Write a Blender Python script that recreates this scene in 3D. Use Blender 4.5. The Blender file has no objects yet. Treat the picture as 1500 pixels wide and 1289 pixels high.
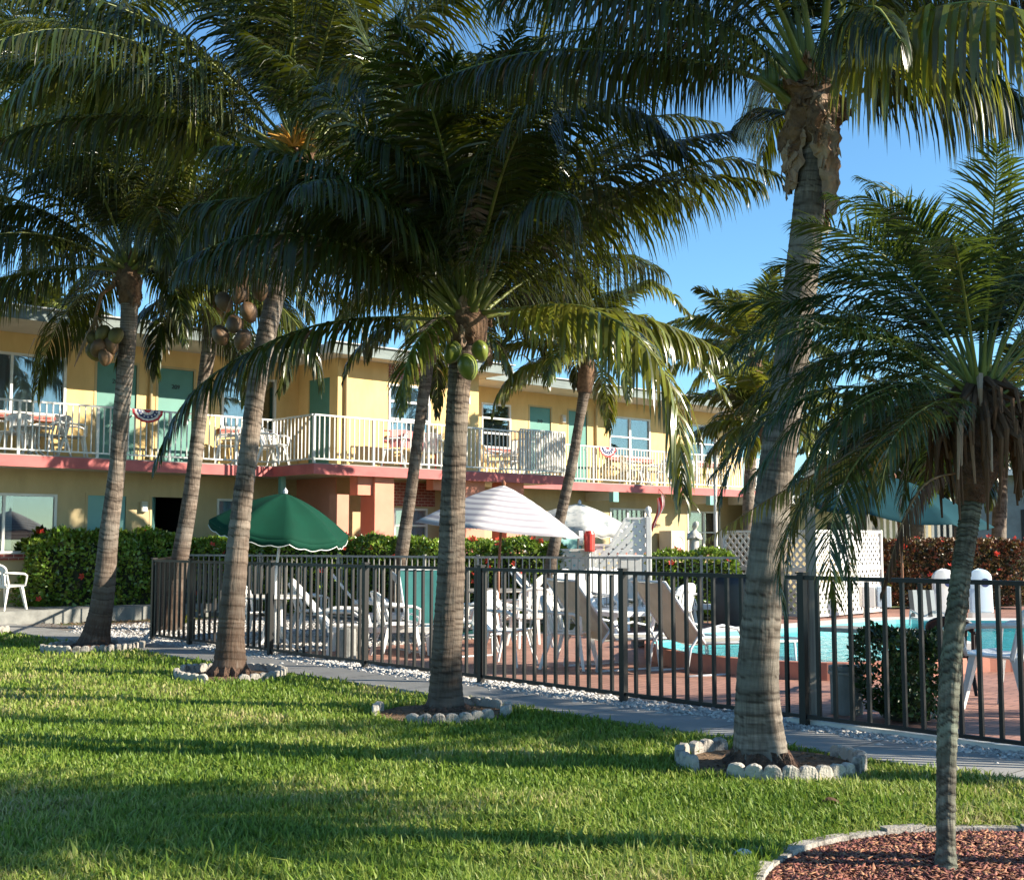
import bpy, math, random
import numpy as np
from mathutils import Vector, Matrix
random.seed(7); rng = np.random.default_rng(7)
PI = math.pi
scene = bpy.context.scene
COL = scene.collection

# ------------------------------------------------------------------ camera model (used to measure positions)
F, CX, CY, HOR, H = 1740.0, 750.0, 644.5, 792.0, 1.5
PIT = math.atan((HOR-CY)/F)
def ray(px, py):
    u = (px-CX)/F; v = (CY-py)/F
    return Vector((u, math.cos(PIT)-v*math.sin(PIT), math.sin(PIT)+v*math.cos(PIT)))
def G(px, py, z=0.0):
    d = ray(px, py); t = (z-H)/d.z
    return Vector((d.x*t, d.y*t, z))
def V(px, py, Y):
    d = ray(px, py); t = Y/d.y
    return Vector((d.x*t, Y, H+d.z*t))

# ------------------------------------------------------------------ materials
def nt(m):
    m.use_nodes = True
    t = m.node_tree; t.nodes.clear(); return t
def mat(name, c1, c2=None, scale=4.0, rough=0.6, bump=0.0, bscale=60.0, metal=0.0, spec=0.5, island=0.0, trans=0.0,
        tcol=None, c3=None, detail=6.0, stretch=None, coat=0.0, uv=False, bdist=0.01, objrand=0.0):
    m = bpy.data.materials.new(name); t = nt(m); N = t.nodes; L = t.links
    out = N.new('ShaderNodeOutputMaterial'); b = N.new('ShaderNodeBsdfPrincipled')
    b.inputs['Roughness'].default_value = rough; b.inputs['Metallic'].default_value = metal
    b.inputs['Specular IOR Level'].default_value = spec; b.inputs['Coat Weight'].default_value = coat
    tc = N.new('ShaderNodeTexCoord'); src = tc.outputs['UV' if uv else 'Object']
    mp = N.new('ShaderNodeMapping'); L.new(src, mp.inputs[0])
    if stretch: mp.inputs['Scale'].default_value = stretch
    col = None
    if c2 is None: c2 = tuple(x*0.82 for x in c1)
    nz = N.new('ShaderNodeTexNoise'); nz.inputs['Scale'].default_value = scale; nz.inputs['Detail'].default_value = detail
    nz.inputs['Roughness'].default_value = 0.62
    L.new(mp.outputs[0], nz.inputs['Vector'])
    rp = N.new('ShaderNodeValToRGB'); L.new(nz.outputs['Fac'], rp.inputs[0])
    e = rp.color_ramp.elements
    e[0].position = 0.34; e[0].color = (*c2, 1); e[1].position = 0.66; e[1].color = (*c1, 1)
    if c3:
        k = e.new(0.5); k.color = (*c3, 1)
    col = rp.outputs[0]
    if island or objrand:
        hs = N.new('ShaderNodeHueSaturation')
        if island:
            g = N.new('ShaderNodeNewGeometry'); r = g.outputs['Random Per Island']; amp = island
        else:
            g = N.new('ShaderNodeObjectInfo'); r = g.outputs['Random']; amp = objrand
        mr = N.new('ShaderNodeMapRange'); mr.inputs['To Min'].default_value = 1-amp; mr.inputs['To Max'].default_value = 1+amp
        L.new(r, mr.inputs[0]); L.new(mr.outputs[0], hs.inputs['Value'])
        mh = N.new('ShaderNodeMapRange'); mh.inputs['To Min'].default_value = 0.5-amp*0.05; mh.inputs['To Max'].default_value = 0.5+amp*0.05
        L.new(r, mh.inputs[0]); L.new(mh.outputs[0], hs.inputs['Hue'])
        L.new(col, hs.inputs['Color']); col = hs.outputs[0]
    L.new(col, b.inputs['Base Color'])
    if bump:
        bn = N.new('ShaderNodeTexNoise'); bn.inputs['Scale'].default_value = bscale; bn.inputs['Detail'].default_value = 5
        L.new(mp.outputs[0], bn.inputs['Vector'])
        bp = N.new('ShaderNodeBump'); bp.inputs['Strength'].default_value = bump; bp.inputs['Distance'].default_value = bdist
        L.new(bn.outputs['Fac'], bp.inputs['Height']); L.new(bp.outputs[0], b.inputs['Normal'])
    sh = b.outputs[0]
    if trans:
        tr = N.new('ShaderNodeBsdfTranslucent'); mx = N.new('ShaderNodeMixShader'); mx.inputs[0].default_value = trans
        if tcol:
            tr.inputs[0].default_value = (*tcol, 1)
        else: L.new(col, tr.inputs[0])
        L.new(b.outputs[0], mx.inputs[1]); L.new(tr.outputs[0], mx.inputs[2]); sh = mx.outputs[0]
    L.new(sh, out.inputs[0])
    return m

def brick_mat(name, c1, c2, mortar, sc, bw=0.5, rh=0.25, msz=0.02, rough=0.7, rot=0.0, bump=0.3):
    m = bpy.data.materials.new(name); t = nt(m); N = t.nodes; L = t.links
    out = N.new('ShaderNodeOutputMaterial'); b = N.new('ShaderNodeBsdfPrincipled'); b.inputs['Roughness'].default_value = rough
    tc = N.new('ShaderNodeTexCoord'); mp = N.new('ShaderNodeMapping'); L.new(tc.outputs['UV'], mp.inputs[0]); mp.inputs['Rotation'].default_value = (0, 0, rot)
    br = N.new('ShaderNodeTexBrick'); L.new(mp.outputs[0], br.inputs[0])
    br.inputs['Color1'].default_value = (*c1, 1); br.inputs['Color2'].default_value = (*c2, 1); br.inputs['Mortar'].default_value = (*mortar, 1)
    br.inputs['Scale'].default_value = sc; br.inputs['Mortar Size'].default_value = msz
    br.inputs['Brick Width'].default_value = bw; br.inputs['Row Height'].default_value = rh
    nz = N.new('ShaderNodeTexNoise'); nz.inputs['Scale'].default_value = 1.3; nz.inputs['Detail'].default_value = 8; L.new(mp.outputs[0], nz.inputs[0])
    mr = N.new('ShaderNodeMapRange'); mr.inputs['To Min'].default_value = 0.55; mr.inputs['To Max'].default_value = 1.4; L.new(nz.outputs[0], mr.inputs[0])
    hs = N.new('ShaderNodeHueSaturation'); L.new(br.outputs[0], hs.inputs['Color']); L.new(mr.outputs[0], hs.inputs['Value'])
    L.new(hs.outputs[0], b.inputs['Base Color'])
    bp = N.new('ShaderNodeBump'); bp.inputs['Strength'].default_value = bump; bp.inputs['Distance'].default_value = 0.01; bp.invert = True
    L.new(br.outputs['Fac'], bp.inputs['Height']); L.new(bp.outputs[0], b.inputs['Normal'])
    L.new(b.outputs[0], out.inputs[0]); return m

def trunk_mat(name, light, dark, green=None, gmix=0.0, ringw=1.0, base=0.0):
    m = bpy.data.materials.new(name); t = nt(m); N = t.nodes; L = t.links
    out = N.new('ShaderNodeOutputMaterial'); b = N.new('ShaderNodeBsdfPrincipled'); b.inputs['Roughness'].default_value = 0.85
    b.inputs['Specular IOR Level'].default_value = 0.2
    tc = N.new('ShaderNodeTexCoord')
    mp = N.new('ShaderNodeMapping'); mp.inputs['Scale'].default_value = (2.0, 13.0, 1); L.new(tc.outputs['UV'], mp.inputs[0])
    n1 = N.new('ShaderNodeTexNoise'); n1.inputs['Scale'].default_value = 1.0*ringw; n1.inputs['Detail'].default_value = 8; n1.inputs['Roughness'].default_value = .7; L.new(mp.outputs[0], n1.inputs[0])
    mp2 = N.new('ShaderNodeMapping'); mp2.inputs['Scale'].default_value = (60.0, 7.0, 1); L.new(tc.outputs['UV'], mp2.inputs[0])
    n2 = N.new('ShaderNodeTexNoise'); n2.inputs['Scale'].default_value = 1.0; n2.inputs['Detail'].default_value = 6; L.new(mp2.outputs[0], n2.inputs[0])
    n3 = N.new('ShaderNodeTexNoise'); n3.inputs['Scale'].default_value = 3.5; n3.inputs['Detail'].default_value = 6; L.new(tc.outputs['Object'], n3.inputs[0])
    r1 = N.new('ShaderNodeValToRGB'); r1.color_ramp.elements[0].position = .36; r1.color_ramp.elements[1].position = .6
    r1.color_ramp.elements[0].color = (*dark, 1); r1.color_ramp.elements[1].color = (*light, 1); L.new(n1.outputs[0], r1.inputs[0])
    r2 = N.new('ShaderNodeMapRange'); r2.inputs['From Min'].default_value = .35; r2.inputs['From Max'].default_value = .65
    r2.inputs['To Min'].default_value = .6; r2.inputs['To Max'].default_value = 1.2; L.new(n2.outputs[0], r2.inputs[0])
    hs = N.new('ShaderNodeHueSaturation'); L.new(r1.outputs[0], hs.inputs['Color']); L.new(r2.outputs[0], hs.inputs['Value'])
    r3 = N.new('ShaderNodeMapRange'); r3.inputs['From Min'].default_value = .42; r3.inputs['From Max'].default_value = .6
    r3.inputs['To Min'].default_value = 0; r3.inputs['To Max'].default_value = gmix; L.new(n3.outputs[0], r3.inputs[0])
    mx = N.new('ShaderNodeMix'); mx.data_type = 'RGBA'; L.new(r3.outputs[0], mx.inputs[0]); L.new(hs.outputs[0], mx.inputs[6])
    mx.inputs[7].default_value = (*(green or dark), 1)
    # dark ring attribute (leaf scars) baked as geometry profile
    at = N.new('ShaderNodeAttribute'); at.attribute_name = 'scar'
    mx2 = N.new('ShaderNodeMix'); mx2.data_type = 'RGBA'; L.new(at.outputs['Fac'], mx2.inputs[0]); L.new(mx.outputs[2], mx2.inputs[6])
    mx2.inputs[7].default_value = (dark[0]*.45, dark[1]*.42, dark[2]*.4, 1)
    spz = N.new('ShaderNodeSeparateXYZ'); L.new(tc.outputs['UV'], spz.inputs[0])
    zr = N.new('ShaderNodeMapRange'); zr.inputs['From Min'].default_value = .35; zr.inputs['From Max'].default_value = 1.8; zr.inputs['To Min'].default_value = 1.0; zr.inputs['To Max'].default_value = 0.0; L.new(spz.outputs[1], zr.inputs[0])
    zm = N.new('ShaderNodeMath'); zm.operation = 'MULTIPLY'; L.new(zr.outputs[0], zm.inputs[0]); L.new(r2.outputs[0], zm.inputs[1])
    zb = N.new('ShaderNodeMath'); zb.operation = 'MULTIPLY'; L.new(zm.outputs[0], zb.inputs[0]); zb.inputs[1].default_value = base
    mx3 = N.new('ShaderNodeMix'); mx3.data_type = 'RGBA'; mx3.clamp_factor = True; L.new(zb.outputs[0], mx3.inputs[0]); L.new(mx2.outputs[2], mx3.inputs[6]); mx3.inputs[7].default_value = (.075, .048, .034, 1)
    ab = N.new('ShaderNodeAttribute'); ab.attribute_name = 'band'
    hb = N.new('ShaderNodeHueSaturation'); L.new(ab.outputs['Fac'], hb.inputs['Value']); L.new(mx3.outputs[2], hb.inputs['Color'])
    L.new(hb.outputs[0], b.inputs['Base Color'])
    ad = N.new('ShaderNodeMath'); ad.operation = 'ADD'; L.new(n1.outputs[0], ad.inputs[0]); L.new(n2.outputs[0], ad.inputs[1])
    bp = N.new('ShaderNodeBump'); bp.inputs['Strength'].default_value = .9; bp.inputs['Distance'].default_value = .012
    L.new(ad.outputs[0], bp.inputs['Height']); L.new(bp.outputs[0], b.inputs['Normal'])
    L.new(b.outputs[0], out.inputs[0]); return m

def glass_mat(name, tint=(0.75, 0.85, 0.9), refl=0.12):
    m = bpy.data.materials.new(name); t = nt(m); N = t.nodes; L = t.links
    out = N.new('ShaderNodeOutputMaterial'); tr = N.new('ShaderNodeBsdfTransparent'); tr.inputs[0].default_value = (*tint, 1)
    gl = N.new('ShaderNodeBsdfGlossy'); gl.inputs['Roughness'].default_value = 0.02
    lw = N.new('ShaderNodeLayerWeight'); lw.inputs[0].default_value = 0.35
    mr = N.new('ShaderNodeMapRange'); mr.inputs['To Min'].default_value = refl; mr.inputs['To Max'].default_value = 0.9; L.new(lw.outputs['Fresnel'], mr.inputs[0])
    mx = N.new('ShaderNodeMixShader'); L.new(mr.outputs[0], mx.inputs[0]); L.new(tr.outputs[0], mx.inputs[1]); L.new(gl.outputs[0], mx.inputs[2])
    L.new(mx.outputs[0], out.inputs[0]); return m

def grass_mat():
    m = bpy.data.materials.new('lawn_blades'); t = nt(m); N = t.nodes; L = t.links
    out = N.new('ShaderNodeOutputMaterial'); b = N.new('ShaderNodeBsdfPrincipled'); b.inputs['Roughness'].default_value = 0.5
    b.inputs['Specular IOR Level'].default_value = 0.35
    tc = N.new('ShaderNodeTexCoord'); n1 = N.new('ShaderNodeTexNoise'); n1.inputs['Scale'].default_value = 0.55; n1.inputs['Detail'].default_value = 5; L.new(tc.outputs['Object'], n1.inputs[0])
    g = N.new('ShaderNodeNewGeometry')
    mr = N.new('ShaderNodeMapRange'); mr.inputs['From Min'].default_value = .35; mr.inputs['From Max'].default_value = .65; mr.inputs['To Min'].default_value = 0; mr.inputs['To Max'].default_value = .55; L.new(n1.outputs[0], mr.inputs[0])
    ma = N.new('ShaderNodeMath'); ma.operation = 'MULTIPLY_ADD'; L.new(g.outputs['Random Per Island'], ma.inputs[0]); ma.inputs[1].default_value = .55; L.new(mr.outputs[0], ma.inputs[2])
    rp = N.new('ShaderNodeValToRGB'); L.new(ma.outputs[0], rp.inputs[0]); e = rp.color_ramp.elements
    e[0].position = 0.1; e[0].color = (0.09, 0.165, 0.018, 1); e[1].position = 1.0; e[1].color = (0.50, 0.42, 0.21, 1)
    k = e.new(.45); k.color = (0.175, 0.275, 0.032, 1); k = e.new(.78); k.color = (0.31, 0.36, 0.08, 1)
    L.new(rp.outputs[0], b.inputs['Base Color'])
    tr = N.new('ShaderNodeBsdfTranslucent'); L.new(rp.outputs[0], tr.inputs[0]); mx = N.new('ShaderNodeMixShader'); mx.inputs[0].default_value = .4
    L.new(b.outputs[0], mx.inputs[1]); L.new(tr.outputs[0], mx.inputs[2]); L.new(mx.outputs[0], out.inputs[0]); return m

def stripe_mat(name, ca, cb, freq, axis='z', soft=0.1, rough=.8, trans=.25):
    m = bpy.data.materials.new(name); t = nt(m); N = t.nodes; L = t.links
    out = N.new('ShaderNodeOutputMaterial'); b = N.new('ShaderNodeBsdfPrincipled'); b.inputs['Roughness'].default_value = rough
    tc = N.new('ShaderNodeTexCoord'); sp = N.new('ShaderNodeSeparateXYZ'); L.new(tc.outputs['UV'], sp.inputs[0])
    ml = N.new('ShaderNodeMath'); ml.operation = 'MULTIPLY'; ml.inputs[1].default_value = freq; L.new(sp.outputs[{'x': 0, 'y': 1, 'z': 1}[axis]], ml.inputs[0])
    fr = N.new('ShaderNodeMath'); fr.operation = 'FRACT'; L.new(ml.outputs[0], fr.inputs[0])
    rp = N.new('ShaderNodeValToRGB'); L.new(fr.outputs[0], rp.inputs[0]); e = rp.color_ramp.elements
    e[0].position = 0.5; e[0].color = (*ca, 1); e[1].position = 0.5+soft; e[1].color = (*cb, 1)
    L.new(rp.outputs[0], b.inputs['Base Color'])
    tr = N.new('ShaderNodeBsdfTranslucent'); L.new(rp.outputs[0], tr.inputs[0]); mx = N.new('ShaderNodeMixShader'); mx.inputs[0].default_value = trans
    L.new(b.outputs[0], mx.inputs[1]); L.new(tr.outputs[0], mx.inputs[2]); L.new(mx.outputs[0], out.inputs[0]); return m

def water_mat():
    m = bpy.data.materials.new('pool_water_surface'); t = nt(m); N = t.nodes; L = t.links
    out = N.new('ShaderNodeOutputMaterial'); tr = N.new('ShaderNodeBsdfTransparent'); tr.inputs[0].default_value = (.55, .93, .95, 1)
    gl = N.new('ShaderNodeBsdfGlossy'); gl.inputs['Roughness'].default_value = 0.03
    tc = N.new('ShaderNodeTexCoord'); nz = N.new('ShaderNodeTexNoise'); nz.inputs['Scale'].default_value = 5; nz.inputs['Detail'].default_value = 3; L.new(tc.outputs['Object'], nz.inputs[0])
    bp = N.new('ShaderNodeBump'); bp.inputs['Strength'].default_value = .8; bp.inputs['Distance'].default_value = .05; L.new(nz.outputs[0], bp.inputs['Height']); L.new(bp.outputs[0], gl.inputs['Normal'])
    fr = N.new('ShaderNodeFresnel'); fr.inputs[0].default_value = 1.33; L.new(bp.outputs[0], fr.inputs['Normal'])
    sc_ = N.new('ShaderNodeMath'); sc_.operation = 'MULTIPLY'; sc_.inputs[1].default_value = .5; L.new(fr.outputs[0], sc_.inputs[0])
    mx = N.new('ShaderNodeMixShader'); L.new(sc_.outputs[0], mx.inputs[0]); L.new(tr.outputs[0], mx.inputs[1]); L.new(gl.outputs[0], mx.inputs[2]); L.new(mx.outputs[0], out.inputs[0]); return m

MT = {}
MT['leaf'] = mat('palm_leaflet_green', (0.043, 0.051, 0.008), (0.017, 0.025, 0.006), scale=1.2, rough=.27, spec=.45, island=.6, trans=.18, tcol=(.15, .17, .008))
MT['leaf_fresh_lit'] = mat('palm_leaflet_fresh_lit', (0.17, 0.175, 0.026), (0.06, 0.075, 0.014), scale=1.2, rough=.23, spec=.8, island=.5, trans=.26, tcol=(.27, .28, .02))  # lighter leaflets: yellow-green palms, and sunlight put into the colour of some fronds
MT['leaf_yel'] = mat('palm_leaflet_yellowing', (0.42, 0.27, 0.04), (0.2, 0.17, 0.03), scale=3, rough=.5, island=.35, trans=.35)
MT['leaf_dead'] = mat('palm_leaflet_dead', (0.15, 0.075, 0.038), (0.07, 0.034, 0.018), scale=3, rough=.8, island=.3, trans=.2)
MT['leaf_date'] = mat('date_leaflet_green', (0.036, 0.060, 0.018), (0.016, 0.032, 0.011), scale=2, rough=.26, spec=.6, island=.5, trans=.25, tcol=(.12, .17, .02))
MT['rachis'] = mat('palm_midrib', (0.20, 0.22, 0.05), (0.12, 0.15, 0.035), scale=4, rough=.45)
MT['rachis_dead'] = mat('dead_midrib', (0.30, 0.17, 0.07), (0.16, 0.08, 0.04), scale=4, rough=.7)
MT['fibre'] = mat('palm_fibre', (0.24, 0.14, 0.08), (0.09, 0.05, 0.03), scale=14, rough=.9, bump=.6, bscale=80)
MT['sheath'] = mat('dry_leaf_sheath', (0.42, 0.30, 0.21), (0.20, 0.12, 0.08), scale=8, rough=.85, bump=.6, bscale=50, stretch=(1, 1, .3))
MT['coco_green'] = mat('green_coconut', (0.18, 0.22, 0.035), (0.11, 0.14, 0.025), scale=5, rough=.35)
MT['coco_brown'] = mat('brown_coconut', (0.185, 0.098, 0.042), (0.075, 0.042, 0.022), scale=6, rough=.6, bump=.3)
MT['coco_yel'] = mat('yellowing_coconut', (0.17, 0.135, 0.022), (0.065, 0.045, 0.016), scale=6, rough=.6)
MT['flowerstalk'] = mat('orange_flower_stalk', (0.70, 0.36, 0.05), (0.45, 0.22, 0.03), scale=8, rough=.5, trans=.2)
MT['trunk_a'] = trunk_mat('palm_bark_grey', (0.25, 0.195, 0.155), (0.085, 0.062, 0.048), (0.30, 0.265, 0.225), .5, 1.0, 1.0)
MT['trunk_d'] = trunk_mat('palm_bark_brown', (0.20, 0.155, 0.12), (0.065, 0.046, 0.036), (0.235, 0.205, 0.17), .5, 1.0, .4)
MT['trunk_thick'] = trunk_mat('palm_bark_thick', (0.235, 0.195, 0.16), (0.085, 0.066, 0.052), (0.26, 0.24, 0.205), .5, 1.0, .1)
MT['trunk_date'] = trunk_mat('date_bark_lichen', (0.19, 0.175, 0.14), (0.065, 0.058, 0.045), (0.20, 0.25, 0.19), .5, 1.6)
MT['root'] = mat('root_mass', (0.16, 0.09, 0.06), (0.05, 0.03, 0.02), scale=20, rough=.95, bump=1, bscale=60, bdist=.03)
MT['grass'] = grass_mat()
MT['lawn'] = mat('lawn_soil', (0.09, 0.13, 0.025), (0.05, 0.06, 0.02), scale=9, rough=.95, bump=.8, bscale=120, c3=(0.12, 0.13, 0.035))
MT['concrete'] = mat('path_concrete', (0.33, 0.325, 0.31), (0.25, 0.245, 0.235), scale=2.2, rough=.88, bump=.35, bscale=160, bdist=.004)
MT['edging'] = mat('edging_concrete', (0.34, 0.31, 0.265), (0.10, 0.09, 0.08), scale=7, rough=.9, bump=.9, bscale=70, c3=(.38, .35, .31), objrand=.12)
MT['gravel'] = mat('white_gravel', (0.62, 0.60, 0.57), (0.36, 0.34, 0.33), scale=30, rough=.8, island=.3)
MT['gravel_bed'] = mat('gravel_bed', (0.30, 0.27, 0.24), (0.12, 0.10, 0.09), scale=45, rough=.95, bump=1, bscale=90)
MT['mulch'] = mat('red_mulch_chip', (0.36, 0.14, 0.095), (0.16, 0.055, 0.04), scale=10, rough=.8, island=.75)
MT['mulch_bed'] = mat('mulch_soil', (0.13, 0.05, 0.035), (0.05, 0.022, 0.018), scale=30, rough=.95, bump=1, bscale=60)
MT['deadgrass'] = mat('dry_litter', (0.22, 0.13, 0.07), (0.09, 0.055, 0.03), scale=14, rough=.95, bump=1, bscale=60, island=.3)
MT['fence'] = mat('dark_bronze_metal', (0.010, 0.0085, 0.008), (0.007, 0.006, 0.006), scale=9, rough=.45, spec=.4)
MT['fence_grey'] = mat('weathered_aluminium', (0.34, 0.33, 0.31), (0.22, 0.21, 0.20), scale=9, rough=.42, metal=.25)
MT['yellow'] = mat('yellow_stucco', (0.72, 0.505, 0.225), (0.62, 0.42, 0.175), stretch=(1, 1, .35), scale=2.6, rough=.9, bump=.3, bscale=90, bdist=.006)
MT['beige'] = mat('beige_stucco', (0.52, 0.41, 0.235), (0.43, 0.34, 0.19), stretch=(1, 1, .35), scale=2.6, rough=.9, bump=.3, bscale=90, bdist=.006)
MT['white'] = mat('white_paint', (0.72, 0.71, 0.68), (0.62, 0.61, 0.58), scale=3, rough=.5)
MT['rail'] = mat('white_rail_paint', (0.68, 0.68, 0.65), (0.52, 0.52, 0.50), scale=8, rough=.4)
MT['fascia'] = mat('grey_green_fascia', (0.16, 0.20, 0.19), (0.09, 0.12, 0.12), scale=4, rough=.6, stretch=(.4, 1, 3))
MT['roof'] = mat('white_roof_membrane', (0.55, 0.56, 0.56), (0.34, 0.35, 0.35), scale=1.5, rough=.7)
MT['soffit'] = mat('cream_soffit', (0.58, 0.53, 0.44), (0.50, 0.46, 0.38), scale=2, rough=.9)
MT['slab'] = mat('coral_band', (0.50, 0.13, 0.125), (0.36, 0.085, 0.085), scale=3, rough=.7, stretch=(.5, 1, 1))
MT['salmon'] = mat('salmon_paint', (0.66, 0.27, 0.19), (0.58, 0.23, 0.16), scale=2, rough=.85, bump=.2, bscale=90)
MT['teal'] = mat('teal_door_paint', (0.075, 0.24, 0.20), (0.06, 0.20, 0.165), scale=2, rough=.45)
MT['teal_light'] = mat('pale_teal_paint', (0.17, 0.38, 0.36), (0.14, 0.33, 0.31), scale=2, rough=.5)
MT['brick'] = brick_mat('red_brick', (0.30, 0.06, 0.045), (0.22, 0.045, 0.035), (0.45, 0.36, 0.30), 5.2, .95, .36, .03)
MT['paver'] = brick_mat('red_pavers', (0.40, 0.205, 0.15), (0.32, 0.16, 0.118), (0.16, 0.09, 0.07), 1.0, .24, .12, .008, rot=.8, bump=.2)
MT['terra'] = mat('terracotta_curb', (0.45, 0.18, 0.12), (0.35, 0.14, 0.10), scale=6, rough=.7)
MT['coping'] = mat('white_pool_coping', (0.72, 0.70, 0.65), (0.60, 0.58, 0.54), scale=8, rough=.7)
MT['pooltile'] = mat('pool_plaster', (0.13, 0.43, 0.45), (0.10, 0.37, 0.40), scale=2, rough=.6)
MT['water'] = water_mat()
MT['glass'] = glass_mat('window_glass')
MT['curtain'] = mat('grey_curtain', (0.50, 0.49, 0.46), (0.38, 0.37, 0.35), scale=3, rough=.9, stretch=(8, 8, .3))
MT['blind'] = mat('white_blind', (0.72, 0.74, 0.75), (0.62, 0.64, 0.66), scale=3, rough=.9)
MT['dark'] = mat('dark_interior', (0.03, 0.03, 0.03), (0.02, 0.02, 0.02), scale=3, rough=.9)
MT['plastic'] = mat('white_plastic', (0.78, 0.77, 0.75), (0.70, 0.69, 0.67), scale=5, rough=.38)
MT['bluewhite'] = mat('pale_blue_plastic', (0.55, 0.66, 0.74), (0.48, 0.60, 0.70), scale=5, rough=.4)
MT['sling'] = mat('beige_sling_fabric', (0.52, 0.48, 0.41), (0.43, 0.40, 0.34), scale=4, rough=.9, trans=.25, bump=.2, bscale=300)
MT['sling_teal'] = mat('teal_sling_fabric', (0.015, 0.15, 0.145), (0.012, 0.12, 0.12), scale=4, rough=.8, trans=.3)
MT['alu'] = mat('white_tube_frame', (0.66, 0.68, 0.70), (0.55, 0.57, 0.60), scale=5, rough=.35, spec=.6)
MT['greencanvas'] = mat('dark_green_canvas', (0.001, 0.046, 0.026), (0.001, 0.036, 0.02), scale=2, rough=.85, spec=.2, trans=.04)
MT['tealcanvas'] = mat('teal_canvas', (0.003, 0.045, 0.058), (0.002, 0.035, 0.045), scale=2, rough=.85, spec=.2, trans=.06)
MT['stripecanvas'] = stripe_mat('striped_canvas', (0.72, 0.69, 0.68), (0.42, 0.39, 0.43), 9.0, 'y', .12)
MT['floralcanvas'] = mat('floral_canvas', (0.74, 0.74, 0.72), (0.30, 0.35, 0.38), scale=5, rough=.8, trans=.3, c3=(.66, .67, .66))
MT['trim'] = mat('white_trim', (0.75, 0.75, 0.72), None, rough=.7)
MT['wood'] = mat('brown_umbrella_wood', (0.26, 0.10, 0.05), (0.16, 0.06, 0.03), scale=5, rough=.5, stretch=(6, 6, .6))
MT['post'] = mat('weathered_post', (0.26, 0.25, 0.22), (0.15, 0.145, 0.13), scale=3, rough=.85, stretch=(12, 12, .5), bump=.4, bscale=20)
MT['bin'] = mat('grey_concrete_bin', (0.28, 0.28, 0.26), (0.18, 0.18, 0.17), scale=6, rough=.85, bump=.4)
MT['black'] = mat('black_plastic', (0.015, 0.016, 0.02), (0.01, 0.01, 0.012), scale=4, rough=.4)
MT['red'] = mat('red_paint', (0.62, 0.05, 0.035), (0.5, 0.04, 0.03), scale=4, rough=.4)
MT['blue'] = mat('navy_cloth', (0.03, 0.05, 0.16), (0.025, 0.04, 0.12), scale=8, rough=.8)
MT['whitecloth'] = mat('white_cloth', (0.75, 0.74, 0.74), None, scale=8, rough=.8, trans=.2)
MT['redcloth'] = mat('red_cloth', (0.60, 0.06, 0.07), (0.5, 0.05, 0.06), scale=8, rough=.8, trans=.2)
MT['hedge'] = mat('hedge_leaf', (0.25, 0.34, 0.045), (0.08, 0.15, 0.02), scale=2, rough=.27, spec=.65, island=.5, trans=.25, tcol=(.2, .3, .03))
MT['hedge_dark'] = mat('shrub_leaf_dark', (0.05, 0.09, 0.02), (0.03, 0.055, 0.015), scale=2, rough=.35, island=.4, trans=.2)
MT['hedge_red'] = mat('croton_leaf', (0.22, 0.06, 0.035), (0.06, 0.08, 0.02), scale=6, rough=.35, island=.5, trans=.2)
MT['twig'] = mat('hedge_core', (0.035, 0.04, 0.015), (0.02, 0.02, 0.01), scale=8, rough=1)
MT['petal'] = mat('red_petal', (0.75, 0.07, 0.03), (0.6, 0.05, 0.03), scale=8, rough=.6, trans=.3)
MT['stone'] = mat('statue_stone', (0.66, 0.63, 0.57), (0.5, 0.48, 0.43), scale=12, rough=.8)
MT['brickroof'] = mat('grey_far_wall', (0.20, 0.22, 0.23), (0.15, 0.16, 0.17), scale=3, rough=.8)

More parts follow.
